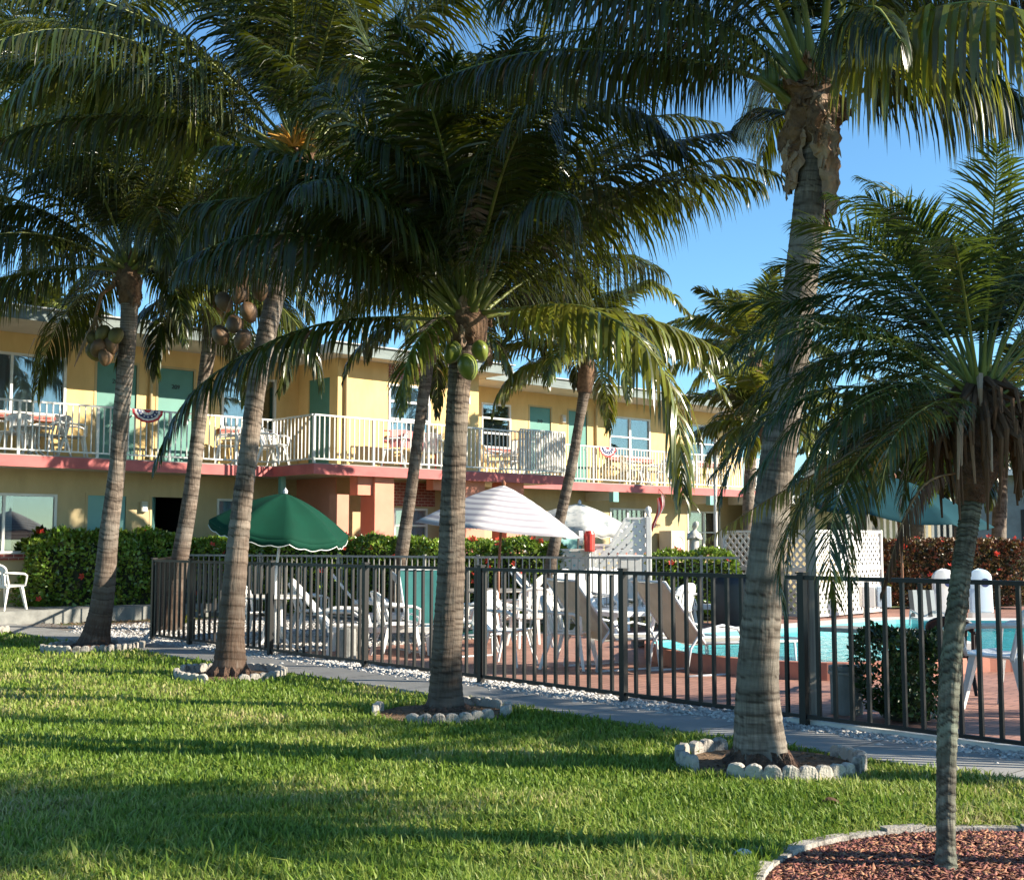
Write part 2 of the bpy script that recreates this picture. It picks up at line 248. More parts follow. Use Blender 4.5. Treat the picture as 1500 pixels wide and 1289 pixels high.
# ------------------------------------------------------------------ mesh builder
class MB:
    def __init__(s): s.v = []; s.f = []; s.uv = []; s.mi = []; s.cur = 0
    def add(s, vs, fs, uvs=None):
        o = len(s.v); s.v += [tuple(p) for p in vs]
        for i, f in enumerate(fs):
            s.f.append(tuple(o+k for k in f)); s.mi.append(s.cur)
            s.uv.append(uvs[i] if uvs else None)
    def box(s, x0, x1, y0, y1, z0, z1, M=None, bev=0.0):
        vs = [Vector(p) for p in ((x0,y0,z0),(x1,y0,z0),(x1,y1,z0),(x0,y1,z0),(x0,y0,z1),(x1,y0,z1),(x1,y1,z1),(x0,y1,z1))]
        uv = [[(v.x, v.z) for v in (vs[0],vs[1],vs[5],vs[4])]]
        fs = [(0,1,5,4),(1,2,6,5),(2,3,7,6),(3,0,4,7),(4,5,6,7),(3,2,1,0)]
        uvs = []
        for f in fs:
            q = [vs[k] for k in f]
            n = (q[1]-q[0]).cross(q[2]-q[0])
            ax = max(range(3), key=lambda i: abs(n[i]))
            uvs.append([((p.y, p.z) if ax == 0 else (p.x, p.z) if ax == 1 else (p.x, p.y)) for p in q])
        if M is not None: vs = [M @ p for p in vs]
        s.add(vs, fs, uvs)
    def bar(s, a, b, w, h=None, up=Vector((0,0,1))):
        a = Vector(a); b = Vector(b); h = h or w; d = (b-a).normalized()
        if abs(d.dot(up)) > .98: up = Vector((0,1,0)) if abs(d.y) < .9 else Vector((1,0,0))
        sd = d.cross(up).normalized(); u = sd.cross(d)
        vs = []
        for p in (a, b):
            for i, j in ((-1,-1),(1,-1),(1,1),(-1,1)): vs.append(p+sd*i*w/2+u*j*h/2)
        s.add(vs, [(0,1,5,4),(1,2,6,5),(2,3,7,6),(3,0,4,7),(4,5,6,7),(3,2,1,0)])
    def tube(s, pts, r, n=8, cap=True):
        pts = [Vector(p) for p in pts]; k = len(pts)
        rs = r if isinstance(r, (list, tuple)) else [r]*k
        prev = None; vs = []
        for i, p in enumerate(pts):
            d = (pts[min(i+1,k-1)]-pts[max(i-1,0)]).normalized()
            if prev is None:
                a = Vector((0,0,1)) if abs(d.z) < .9 else Vector((1,0,0))
                sd = d.cross(a).normalized()
            else:
                sd = (prev - d*prev.dot(d)).normalized()
            prev = sd; u = d.cross(sd)
            for j in range(n):
                t = 2*PI*j/n; vs.append(p+(sd*math.cos(t)+u*math.sin(t))*rs[i])
        fs = []
        for i in range(k-1):
            for j in range(n):
                fs.append((i*n+j, i*n+(j+1)%n, (i+1)*n+(j+1)%n, (i+1)*n+j))
        if cap: fs.append(tuple(range(n-1,-1,-1))); fs.append(tuple(range((k-1)*n, k*n)))
        s.add(vs, fs)
    def lathe(s, prof, c=(0,0,0), n=24, sx=1, sy=1):
        c = Vector(c); vs = []
        for r, z in prof:
            for j in range(n):
                t = 2*PI*j/n; vs.append(c+Vector((r*sx*math.cos(t), r*sy*math.sin(t), z)))
        fs = [(i*n+j, i*n+(j+1)%n, (i+1)*n+(j+1)%n, (i+1)*n+j) for i in range(len(prof)-1) for j in range(n)]
        s.add(vs, fs)
    def grid(s, fn, nu, nv, thick=0.0):
        P = [[Vector(fn(i/nu, j/nv)) for j in range(nv+1)] for i in range(nu+1)]
        vs = [p for r in P for p in r]
        fs = []; uvs = []
        for i in range(nu):
            for j in range(nv):
                fs.append((i*(nv+1)+j, (i+1)*(nv+1)+j, (i+1)*(nv+1)+j+1, i*(nv+1)+j+1))
                uvs.append([(i/nu, j/nv), ((i+1)/nu, j/nv), ((i+1)/nu, (j+1)/nv), (i/nu, (j+1)/nv)])
        s.add(vs, fs, uvs)
    def build(s, name, m, parent=None, smooth=False, solid=0.0, bevel=0.0, loc=None, auto=None):
        me = bpy.data.meshes.new(name); me.from_pydata(s.v, [], s.f)
        ms = m if isinstance(m, (list, tuple)) else [m]
        for x in ms: me.materials.append(MT[x] if isinstance(x, str) else x)
        if len(ms) > 1: me.polygons.foreach_set('material_index', s.mi)
        if any(u is not None for u in s.uv):
            ul = me.uv_layers.new(name='UVMap'); arr = []
            for f, u in zip(s.f, s.uv):
                for k in range(len(f)): arr += list(u[k]) if u else [0, 0]
            ul.data.foreach_set('uv', arr)
        if smooth: me.polygons.foreach_set('use_smooth', [True]*len(me.polygons))
        me.update()
        o = bpy.data.objects.new(name, me); COL.objects.link(o); o.parent = parent
        if loc is not None: o.location = loc
        if solid:
            q = o.modifiers.new('Solid', 'SOLIDIFY'); q.thickness = solid; q.offset = 0
        if bevel:
            q = o.modifiers.new('Bevel', 'BEVEL'); q.width = bevel; q.segments = 2; q.limit_method = 'ANGLE'
        return o

def np_obj(name, V_, quads=None, tris=None, mats=None, mi=None, parent=None, smooth=False, kind=None):
    me = bpy.data.meshes.new(name)
    nq = 0 if quads is None else len(quads); n3 = 0 if tris is None else len(tris)
    me.vertices.add(len(V_)); me.vertices.foreach_set('co', np.asarray(V_, dtype=np.float32).ravel())
    loops = np.concatenate([np.asarray(a, dtype=np.int32).ravel() for a in (quads, tris) if a is not None and len(a)])
    me.loops.add(len(loops)); me.loops.foreach_set('vertex_index', loops)
    me.polygons.add(nq+n3)
    st = np.concatenate([np.arange(nq, dtype=np.int32)*4, nq*4+np.arange(n3, dtype=np.int32)*3])
    me.polygons.foreach_set('loop_start', st)
    for m in (mats or []): me.materials.append(MT[m] if isinstance(m, str) else m)
    if mi is not None: me.polygons.foreach_set('material_index', np.asarray(mi, dtype=np.int32))
    if smooth: me.polygons.foreach_set('use_smooth', np.ones(nq+n3, dtype=bool))
    me.update(calc_edges=True); me.validate()
    o = bpy.data.objects.new(name, me); COL.objects.link(o); o.parent = parent
    return o

def tag(o, label=None, cat=None, group=None, kind=None):
    if label: o['label'] = label
    if cat: o['category'] = cat
    if group: o['group'] = group
    if kind: o['kind'] = kind
    return o
def thing(name, label, cat, loc=(0,0,0), rz=0.0, group=None, scale=1.0):
    o = bpy.data.objects.new(name, None); COL.objects.link(o); o.location = loc; o.rotation_euler = (0, 0, rz)
    o.scale = (scale,)*3; o.empty_display_size = .2
    return tag(o, label, cat, group)
def dup(root, loc, rz, label, group=None, scale=None):
    r = root.copy(); COL.objects.link(r); r.location = loc; r.rotation_euler = (0, 0, rz); r['label'] = label
    if group: r['group'] = group
    if scale: r.scale = (scale,)*3
    for ch in list(root.children):
        c = ch.copy(); COL.objects.link(c); c.parent = r
        for g in list(ch.children):
            d = g.copy(); COL.objects.link(d); d.parent = c
    return r
def placed(first, used, loc, rz, label, group=None, scale=None):
    if not used[0]:
        used[0] = True; first.location = loc; first.rotation_euler = (0, 0, rz); first['label'] = label
        if group: first['group'] = group
        if scale: first.scale = (scale,)*3
        return first
    return dup(first, loc, rz, label, group, scale)

# ------------------------------------------------------------------ ground
def sheet(name, pts, m, z, uvscale=1.0, kind='structure', thick=0.0):
    b = MB(); n = len(pts)
    P = [Vector((p[0], p[1], z)) for p in pts]
    b.add(P, [tuple(range(n))], [[(p.x*uvscale, p.y*uvscale) for p in P]])
    if thick:
        Q = [Vector((p[0], p[1], z-thick)) for p in pts]
        for i in range(n):
            j = (i+1) % n; b.add([P[i], P[j], Q[j], Q[i]], [(3, 2, 1, 0)], [[(0, 0)]*4])
    o = b.build(name, m); 
    # make sure it faces up
    if o.data.polygons[0].normal.z < 0: o.data.flip_normals()
    o['kind'] = kind; return o

F0 = Vector((2.37, 9.78, 0)); FT = Vector((-.683, .730, 0)).normalized(); FN = Vector((FT.y, -FT.x, 0))   # fence origin, along (far-left), inward (away)
def FP(s, n, z=0.0): return F0+FT*s+FN*n+Vector((0, 0, z))

sheet('ground', [(-400, -60), (400, -60), (400, 900), (-400, 900)], 'lawn', -0.02)
# ------------------------------------------------------------------ path
sheet('footpath', [FP(-14, -.93), FP(32, -.93), FP(32, -.2), FP(-14, -.2)], 'concrete', 0.012, thick=.05)
jb = MB()
for k in range(-6, 16):
    a = FP(k*1.22+.4, -.93); c = FP(k*1.22+.4, -.2)
    p = a+FT*.006; q = c+FT*.006
    jb.add([Vector((a.x, a.y, .016)), Vector((c.x, c.y, .016)), Vector((q.x, q.y, .016)), Vector((p.x, p.y, .016))], [(0,1,2,3)])
jo = jb.build('path_joint_line', 'dark'); jo['kind'] = 'structure'
sheet('gravel_ground', [FP(-14, -.2), FP(32, -.2), FP(32, .35), FP(-14, .35)], 'gravel_bed', 0.002)
sheet('gravel_corner_ground', [FP(8.2, .35), FP(15.5, .35), FP(15.5, 5.5), FP(8.2, 5.5)], 'gravel_bed', 0.002)
sheet('brick_deck', [FP(-14, .35), FP(8.2, .35), FP(8.2, 22), FP(-14, 22)], 'paver', 0.012)
sheet('white_curb_strip', [FP(-14, .04), FP(0.2, .04), FP(.2, .1), FP(-14, .1)], 'coping', 0.05, thick=.06)

# gravel stones (stuff)
def scatter_rocks(name, regions, m, smin, smax, flat=.6, label=None, elong=1.0, zbase=0.0):
    octv = np.array([(1,0,0),(-1,0,0),(0,1,0),(0,-1,0),(0,0,1),(0,0,-1)], float)
    octf = np.array([(0,2,4),(2,1,4),(1,3,4),(3,0,4),(2,0,5),(1,2,5),(3,1,5),(0,3,5)])
    VV = []; FF = []; off = 0
    for pf, n in regions:
        for _ in range(n):
            p = pf()
            if p is None: continue
            s = random.uniform(smin, smax)
            v = octv*np.array([s*random.uniform(.8, 1.4)*elong, s*random.uniform(.7, 1.1), s*flat*random.uniform(.6, 1.2)])
            a = random.uniform(0, 2*PI); t = random.uniform(-.5, .5)
            R = np.array([[math.cos(a), -math.sin(a), 0], [math.sin(a), math.cos(a), 0], [0, 0, 1]]) @ np.array([[math.cos(t), 0, math.sin(t)], [0, 1, 0], [-math.sin(t), 0, math.cos(t)]])
            v = v @ R.T + np.array([p[0], p[1], zbase+(p[2] if len(p) > 2 else 0)+s*flat*.4]) + np.random.default_rng(off).normal(0, s*.12, (6, 3))
            VV.append(v); FF.append(octf+off); off += 6
    o = np_obj(name, np.concatenate(VV), tris=np.concatenate(FF), mats=[m])
    tag(o, label, None, None, 'stuff'); return o
def strip(s0, s1, n0, n1):
    def f():
        p = FP(random.uniform(s0, s1), random.gauss((n0+n1)/2, (n1-n0)/3.4)); return (p.x, p.y)
    return f
def area(s0, s1, n0, n1):
    def f():
        p = FP(random.uniform(s0, s1), random.uniform(n0, n1)); return (p.x, p.y)
    return f
scatter_rocks('white_gravel', [(strip(-4, 14, -.22, .2), 9000), (area(8.2, 15, .1, 4.8), 7000)], 'gravel', .016, .034, label='white landscaping gravel along the foot of the pool fence')

# lawn blades (stuff)
EDGINGS = [(G(137, 950), .66), (G(338, 990), .58), (G(648, 1045), .58), (G(1127, 1120), .60)]
BEDC = Vector((2.35, 4.95, 0)); BEDR = 1.32
def lawn_blades():
    N0 = 430000
    u = rng.random(N0)
    ymin, ymax = 4.2, 20.5
    # pdf ~ Y^-1.3
    k = -0.9
    Y = (ymin**k + u*(ymax**k-ymin**k))**(1/k)
    X = (rng.random(N0)*1.3-.68)*(Y*1.0)
    s = (X-F0.x)*FN.x+(Y-F0.y)*FN.y
    tt = (X-F0.x)*FT.x+(Y-F0.y)*FT.y
    jit = .03*np.sin(tt*9)+.02*np.sin(tt*23)
    keep = s < -.93+.015+jit
    for c, r in EDGINGS:
        keep &= ((X-c.x)**2+((Y-c.y))**2) > (r-.03)**2
    keep &= ((X-BEDC.x)**2+(Y-BEDC.y)**2) > (BEDR+.02)**2
    X, Y = X[keep], Y[keep]; n = len(X)
    hh = .5+.5*np.sin(X*1.9+1.3*np.sin(Y*1.1))*np.sin(Y*2.3+X*.7)
    near = np.clip((7.5-Y)/2.5, 0, 1)
    cl = np.sin(X*5.1+2*np.sin(Y*3.3))*np.sin(Y*6.1+1.5*np.sin(X*4.3)); h = (.03+.022*hh+.012*cl+.034*near)*rng.uniform(.5, 1.45, n)
    tall = rng.random(n) < .03; h[tall] *= 1.5
    w = (.0028+.00042*Y)*rng.uniform(.7, 1.3, n)
    a = rng.uniform(0, 2*PI, n); lean = rng.uniform(.1, 1.0, n)
    dx, dy = np.cos(a), np.sin(a)
    wa = a+PI/2+rng.uniform(-.6, .6, n); wx, wy = np.cos(wa)*w, np.sin(wa)*w
    z0 = np.full(n, -.015)
    P = np.zeros((n, 5, 3))
    P[:, 0] = np.stack([X-wx, Y-wy, z0], 1); P[:, 1] = np.stack([X+wx, Y+wy, z0], 1)
    mx, my, mz = X+dx*lean*h*.35, Y+dy*lean*h*.35, h*.62-.01
    P[:, 2] = np.stack([mx+wx*.9, my+wy*.9, mz], 1); P[:, 3] = np.stack([mx-wx*.9, my-wy*.9, mz], 1)
    P[:, 4] = np.stack([X+dx*lean*h*1.1, Y+dy*lean*h*1.1, h*(1-.35*lean)], 1)
    b = np.arange(n)[:, None]*5
    q = b+np.array([0, 1, 2, 3]); t = b+np.array([3, 2, 4])
    o = np_obj('lawn_grass', P.reshape(-1, 3), quads=q, tris=t, mats=['grass'])
    tag(o, 'sunlit green lawn grass in front of the palms', None, None, 'stuff')
lawn_blades()

# mulch bed
n = 64
mb = MB(); pts = [(BEDC.x+BEDR*math.cos(2*PI*i/n), BEDC.y+BEDR*math.sin(2*PI*i/n)) for i in range(n)]
sheet('mulch_bed', pts, 'mulch_bed', .012)
def chipf():
    r = BEDR*math.sqrt(random.random())*.985; a = random.uniform(0, 2*PI)
    return (BEDC.x+r*math.cos(a), BEDC.y+r*math.sin(a), .012+random.random()*.02*(1-(r/BEDR)**4))
scatter_rocks('red_mulch', [(chipf, 30000)], 'mulch', .004, .0135, flat=.25, elong=2.2, label='reddish brown wood mulch in the round bed')
for k in range(17):   # curved edging segments of the bed
    a0 = math.radians(5+k*10.5); a1 = math.radians(5+k*10.5+10.2)
    b = MB()
    for i in range(6):
        t0 = a0+(a1-a0)*i/6; t1 = a0+(a1-a0)*(i+1)/6
        r0, r1 = BEDR-.01, BEDR+.055; z = .035+.008*math.sin(k*2.3)
        q = []
        for t in (t0, t1):
            for r, zz in ((r0, -.03), (r1, -.03), (r1, z), (r0, z)):
                q.append((BEDC.x+r*math.cos(t), BEDC.y+r*math.sin(t), zz))
        fs = [(0,4,5,1),(1,5,6,2),(2,6,7,3),(3,7,4,0)]
        if i == 0: fs.append((0,1,2,3))
        if i == 5: fs.append((7,6,5,4))
        b.add(q, fs)
    if k == 0:
        bededge = thing('bed_border', 'low curved concrete border around the red mulch bed', 'garden border')
    b.build('border_segment', 'edging', bededge)
def rock(name, loc, s, m, label, cat='stone', group=None):
    b = MB(); r = random.Random(hash(name+str(round(loc[0], 2))) % 1000)
    prof = [(0.001, -.3), (.8, -.25), (1, .1), (.8, .6), (.35, .8), (.001, .82)]
    b.lathe(prof, n=9)
    b.v = [(x*s[0]*r.uniform(.8, 1.15), y*s[1]*r.uniform(.8, 1.15), z*s[2]*r.uniform(.85, 1.1)) for x, y, z in b.v]
    o = b.build(name, m, bevel=.004); o.location = loc; tag(o, label, cat, group); return o
rock('broken_stone', G(1090, 1256, .02), (.055, .035, .05), 'coping', 'white broken stone at the left end of the mulch bed border')
rock('flat_stone', G(1112, 1245, .02), (.05, .03, .025), 'edging', 'flat grey broken stone beside the white one at the mulch bed border')
lf = MB(); lf.grid(lambda u, v: ((u-.5)*.22, (v-.5)*.05*math.sin(PI*min(max(u, .02), .98)), .03+.02*math.sin(u*7)+.01*v), 12, 3)
tag(lf.build('fallen_leaf', 'leaf_dead', solid=.003, loc=G(1232, 1184)), 'curled brown fallen leaf on the lawn beyond the mulch bed', 'leaf')

# ------------------------------------------------------------------ scalloped edging
def edging_piece(c, R, a0, a1, label, group, tilt=0.0, h=.10):
    a0, a1 = math.radians(a0), math.radians(a1)
    h = h*random.uniform(.86, 1.12); nsc = max(1, round((a1-a0)*R/random.uniform(.098, .118))); ns = nsc*10
    root_a = (a0+a1)/2; base = Vector((c.x+R*math.cos(root_a), c.y+R*math.sin(root_a), 0))
    b = MB(); vs = []
    for i in range(ns+1):
        f = i/ns; t = a0+(a1-a0)*f
        ph = (f*nsc) % 1.0
        if i == ns: ph = 1.0
        top = h*(.66+.42*math.sqrt(max(0, 1-(2*ph-1)**2)))+random.uniform(-.002, .002)
        w = .027+.003*math.sqrt(max(0, 1-(2*ph-1)**2))
        for r, z in ((R-w, -.03), (R+w, -.03), (R+w, top-.008), (R+w*.7, top), (R-w*.7, top), (R-w, top-.008)):
            r += random.uniform(-.0022, .0022); z += random.uniform(-.0022, .0022)*(z > 0)
            vs.append(Vector((c.x+r*math.cos(t), c.y+r*math.sin(t), z))-base)
    k = 6; fs = []
    for i in range(ns):
        for j in range(k): fs.append((i*k+j, (i+1)*k+j, (i+1)*k+(j+1) % k, i*k+(j+1) % k))
    fs.append(tuple(range(k))); fs.append(tuple(ns*k+j for j in range(k-1, -1, -1)))
    b.add(vs, fs); o = b.build('scalloped_edging', 'edging', loc=base)
    o.rotation_euler = (random.uniform(-.05, .05)+tilt, random.uniform(-.05, .05), random.uniform(-.04, .04))
    tag(o, label, 'garden edging', group); return o
def soil_disc(c, r, label):
    pts = [(c.x+r*math.cos(2*PI*i/24)*(1+.05*math.sin(i*3)), c.y+r*math.sin(2*PI*i/24)) for i in range(24)]
    o = sheet('bare_soil', pts, 'deadgrass', .006); return o
E1, E2, E3, E4 = [e[0] for e in EDGINGS]; R1, R2, R3, R4 = [e[1] for e in EDGINGS]
for c, r in EDGINGS: soil_disc(c, r*.98, '')
g1 = 'scalloped concrete edging around the palm bases'
for c, R, segs, who in ((E1, R1, [(195, 262, 'left front'), (266, 352, 'right front'), (0, 60, 'right back'), (80, 170, 'back')], 'the farthest left palm'),
                        (E2, R2, [(185, 258, 'left front'), (292, 372, 'right front'), (20, 85, 'right back'), (100, 172, 'left back')], 'the left palm with brown coconuts'),
                        (E3, R3, [(162, 196, 'short left'), (243, 320, 'front'), (335, 372, 'right'), (30, 80, 'back')], 'the middle palm'),
                        (E4, R4, [(150, 208, 'left'), (108, 142, 'back left'), (233, 318, 'front'), (322, 392, 'right')], 'the thick right palm')):
    for a0, a1, w in segs:
        edging_piece(c, R, a0, a1, f'{w} piece of scalloped concrete edging around {who}', g1, h=.085 if c is not E4 else .095)
edging_piece(G(-30, 925), .5, 300, 355, 'scalloped concrete edging piece at the far left lawn edge', g1)
def litter(c, r0, r1):
    def f():
        r = random.uniform(r0, r1); a = random.uniform(0, 2*PI); return (c.x+r*math.cos(a), c.y+r*math.sin(a))
    return f
scatter_rocks('dry_leaf_litter', [(litter(c, .1, r*.9), 900) for c, r in EDGINGS]+[(litter(G(195, 912), .1, 1.6), 1200)], 'deadgrass', .008, .02, flat=.25, elong=2, label='dry brown leaf litter around the palm feet')

# ------------------------------------------------------------------ palms
def catmull(P, n):
    P = [np.array(p, float) for p in P]
    if len(P) == 2: return np.array([P[0]+(P[1]-P[0])*t for t in np.linspace(0, 1, n)])
    Q = [2*P[0]-P[1]]+P+[2*P[-1]-P[-2]]; out = []
    m = len(P)-1
    for t in np.linspace(0, m-1e-6, n):
        i = int(t); f = t-i; a, b, c, d = Q[i], Q[i+1], Q[i+2], Q[i+3]
        out.append(.5*((2*b)+(-a+c)*f+(2*a-5*b+4*c-d)*f*f+(-a+3*b-3*c+d)*f**3))
    return np.array(out)

def norm(a): return a/np.maximum(np.linalg.norm(a, axis=-1, keepdims=True), 1e-9)
UP = np.array([0, 0, 1.0])

def frond(name, P, parent, nl=78, lmax=.8, hang=.55, wid=.017, s0=.16, mats=('leaf', 'rachis'), rr=.022, fwd=.55, lift=.15, seed=0, roll=0.0, shape=0, jitter=.12, loc=None):
    """P: polyline (m,3) of the midrib, in the parent's space."""
    r = np.random.default_rng(seed)
    P = np.asarray(P, float)
    seg = np.linalg.norm(np.diff(P, axis=0), axis=1); cum = np.concatenate([[0], np.cumsum(seg)]); Ltot = cum[-1]
    def at(s):
        d = s*Ltot; return np.stack([np.interp(d, cum, P[:, k]) for k in range(3)], -1)
    ss = np.linspace(s0, .995, nl); S2 = np.concatenate([ss, ss+.4*(ss[1]-ss[0])]); S2 = np.clip(S2, 0, .999)
    sg = np.concatenate([np.ones(nl), -np.ones(nl)])
    S2 = np.clip(S2+r.normal(0, .003, len(S2)), 0, .999)
    B = at(S2); T = norm(at(np.clip(S2+.01, 0, 1))-at(S2-.01))
    side = norm(np.cross(T, UP)+1e-6*np.array([1, .3, 0])); N = norm(np.cross(side, T))
    if roll:
        cr, sr = math.cos(roll), math.sin(roll); side, N = side*cr+N*sr, N*cr-side*sr
    x = (S2-s0)/(1-s0)
    if shape == 0: prof = np.where(x < .3, .45+.55*np.sin(np.clip(x/.3, 0, 1)*PI/2), 1-.72*((x-.3)/.7)**1.6)
    else: prof = np.where(x < .4, .35+.65*(x/.4), 1-.75*((x-.4)/.6)**1.7)
    ln = lmax*prof*r.uniform(1-jitter, 1+jitter*.6, len(x))
    brk = (r.random(len(x)) < .06)[:, None]*r.normal(0, .5, (len(x), 3)); D = norm(brk+side*sg[:, None]*(1-.45*x[:, None])+T*(fwd+.5*x[:, None]**2)+N*(lift+r.normal(0, .10, len(x)))[:, None]+r.normal(0, .07, (len(x), 3)))
    W = norm(T-D*np.sum(T*D, 1, keepdims=True)+N*r.normal(.35, .25, len(x))[:, None]*1.0)
    hg = hang*r.uniform(.75, 1.25, len(x))[:, None]
    wd = (wid*(.75+.35*prof)*r.uniform(.85, 1.15, len(x)))[:, None]
    pts = [B]; d = D; g = np.array([0, 0, -1.0])
    fr = [.22, .28, .27, .23]
    for k, f in enumerate(fr):
        d = norm(d+g*hg*(.35+.4*k)); pts.append(pts[-1]+d*(ln[:, None]*f))
    n = len(x); A = np.zeros((n, 9, 3)); ws = [.45, .95, .85, .55]
    for k in range(4):
        A[:, 2*k] = pts[k]-W*wd*ws[k]; A[:, 2*k+1] = pts[k]+W*wd*ws[k]
    A[:, 8] = pts[4]
    b = np.arange(n)[:, None]*9
    Q = np.concatenate([b+np.array([0, 1, 3, 2]), b+np.array([2, 3, 5, 4]), b+np.array([4, 5, 7, 6])]); Tt = b+np.array([6, 7, 8])
    # midrib tube
    m = 16; sp = np.linspace(0, .99, m); C = at(sp); Tc = norm(at(np.clip(sp+.02, 0, 1))-at(np.clip(sp-.02, 0, 1)))
    sd = norm(np.cross(Tc, UP)+1e-6); nn = np.cross(sd, Tc); rad = rr*(1-.85*sp)*(1+1.0*np.exp(-sp/.035)); k5 = 5
    V5 = np.zeros((m, k5, 3))
    for j in range(k5):
        a = 2*PI*j/k5; V5[:, j] = C+(sd*math.cos(a)*1.15+nn*math.sin(a)*.8)*rad[:, None]
    off = n*9; i5 = np.arange(m-1)[:, None]*k5+off
    Q5 = np.concatenate([i5+np.array([j, (j+1) % k5, (j+1) % k5+k5, j+k5]) for j in range(k5)])
    VV = np.concatenate([A.reshape(-1, 3), V5.reshape(-1, 3)])
    quads = np.concatenate([Q, Q5])
    mi = np.concatenate([np.zeros(len(Q)), np.ones(len(Q5)), np.zeros(len(Tt))])
    return np_obj(name, VV, quads=quads, tris=Tt, mats=list(mats), mi=mi, parent=parent)

def arc(base, az, el, L, droop, n=18, pw=1.5, twist=0.0):
    p = np.array(base, float); out = [p.copy()]; ds = L/(n-1)
    for i in range(1, n):
        s = i/(n-1); e = el-droop*s**pw; a = az+twist*s
        p = p+np.array([math.cos(e)*math.cos(a), math.cos(e)*math.sin(a), math.sin(e)])*ds; out.append(p.copy())
    return np.array(out)

def trunk(parent, pts, radii, m, sides=26, ring=.075, dr=.022, flare=None, name='trunk', dsamp=.013, seed=1, irregular=.5, rscale=.9):
    r = np.random.default_rng(seed)
    L = sum(np.linalg.norm(np.array(pts[i+1])-np.array(pts[i])) for i in range(len(pts)-1)); n = int(L/dsamp)+2
    C = catmull(pts, n); tt = np.linspace(0, 1, n); zl = tt*L
    R = np.interp(tt, np.linspace(0, 1, len(radii)), radii)*rscale
    if flare: R = R+flare[0]*np.exp(-zl/flare[1])
    # ring boundaries
    bd = [0.0]
    while bd[-1] < L+.3: bd.append(bd[-1]+ring*r.uniform(1-irregular, 1+irregular))
    bd = np.array(bd)
    T = norm(np.gradient(C, axis=0)); sd = norm(np.cross(T, np.array([0, 1.0, 0.02]))); u = np.cross(sd, T)
    th = np.linspace(0, 2*PI, sides, endpoint=False)
    ph = r.uniform(0, 6, 6)
    V = np.zeros((n, sides, 3)); sc = np.zeros((n, sides)); bn_ = np.zeros((n, sides)); btone = r.uniform(.72, 1.18, len(bd)+2); swid = r.uniform(.006, .017, len(bd)+2)
    for j, a in enumerate(th):
        zz = zl+.012*math.sin(a+ph[0])+.008*math.sin(2*a+ph[1])+.010*np.sin(a+zl*1.7)+.004*math.sin(7*a+ph[3])
        k = np.clip(np.searchsorted(bd, zz)-1, 0, len(bd)-2); f = (zz-bd[k])/(bd[k+1]-bd[k])
        amp = .4+.9*np.abs(np.sin(k*12.9898+ph[2]))
        rr = R*(1+dr*amp*(1.0-f*1.3)+.012*np.sin(a*3+zl*5+ph[4])+.010*math.sin(a*2+ph[5]))
        rr = rr+r.normal(0, .0011, n)*(R/.15)
        bn_[:, j] = btone[k]; s = np.exp(-((f*(bd[k+1]-bd[k]))/swid[k]/(.75+.5*np.sin(a*2+k)**2))**2)*np.clip(amp, 0, 1)*.95
        sc[:, j] = s
        rr -= .012*R*s/.2*.2
        V[:, j] = C+(sd*math.cos(a)+u*math.sin(a))*rr[:, None]
    idx = np.arange(n*sides).reshape(n, sides)
    nx = np.roll(idx, -1, axis=1)
    Q = np.stack([idx[:-1], nx[:-1], nx[1:], idx[1:]], -1).reshape(-1, 4)
    o = np_obj(name, V.reshape(-1, 3), quads=Q, mats=[m], parent=parent, smooth=True)
    me = o.data
    at = me.attributes.new('scar', 'FLOAT', 'POINT'); at.data.foreach_set('value', sc.ravel().astype(np.float32))
    at = me.attributes.new('band', 'FLOAT', 'POINT'); at.data.foreach_set('value', bn_.ravel().astype(np.float32))
    ul = me.uv_layers.new(name='UVMap'); li = np.zeros(len(me.loops), dtype=np.int32); me.loops.foreach_get('vertex_index', li)
    col = li % sides; row = li//sides
    uu = col/sides
    lp = np.arange(len(li)) % 4
    wrap = (col == 0) & ((lp == 1) | (lp == 2)); uu = np.where(wrap, 1.0, uu)
    ul.data.foreach_set('uv', np.stack([uu*np.mean(R)*6, zl[row]], -1).astype(np.float32).ravel())
    return o

def root_skirt(parent, c, r0, r1, h, seed):
    r = np.random.default_rng(seed); b = MB(); n = 40; prof = [(r1, -.04), (r1*.97, h*.3), (r0*1.0, h*.8), (r0*.9, h*1.25)]
    vs = []
    for i, (rad, z) in enumerate(prof):
        for j in range(n):
            t = 2*PI*j/n; q = rad*(1+.10*math.sin(j*2.1+i*1.3)+r.normal(0, .04)); vs.append((c[0]+q*math.cos(t), c[1]+q*math.sin(t), z+r.normal(0, .008)))
    b.add(vs, [(i*n+j, i*n+(j+1) % n, (i+1)*n+(j+1) % n, (i+1)*n+j) for i in range(len(prof)-1) for j in range(n)])
    return b.build('root_mass', 'root', parent, smooth=False)

def coconut(parent, c, s, m, seed, ax=None):
    b = MB(); r = random.Random(seed)
    prof = [(.001, -1.22), (.35, -1.08), (.72, -.72), (.95, -.2), (.98, .25), (.8, .7), (.45, .98), (.15, 1.1), (.001, 1.12)]
    b.lathe([(p*s*.86, z*s) for p, z in prof], n=14)
    b.v = [(x*(1+.10*math.cos(3*math.atan2(y, x))), y*(1+.10*math.cos(3*math.atan2(y, x))), z) for x, y, z in b.v]
    o = b.build('coconut', m, parent, smooth=True, loc=c); o.rotation_euler = (r.uniform(-.5, .5), r.uniform(-.5, .5), r.uniform(0, 3)); return o

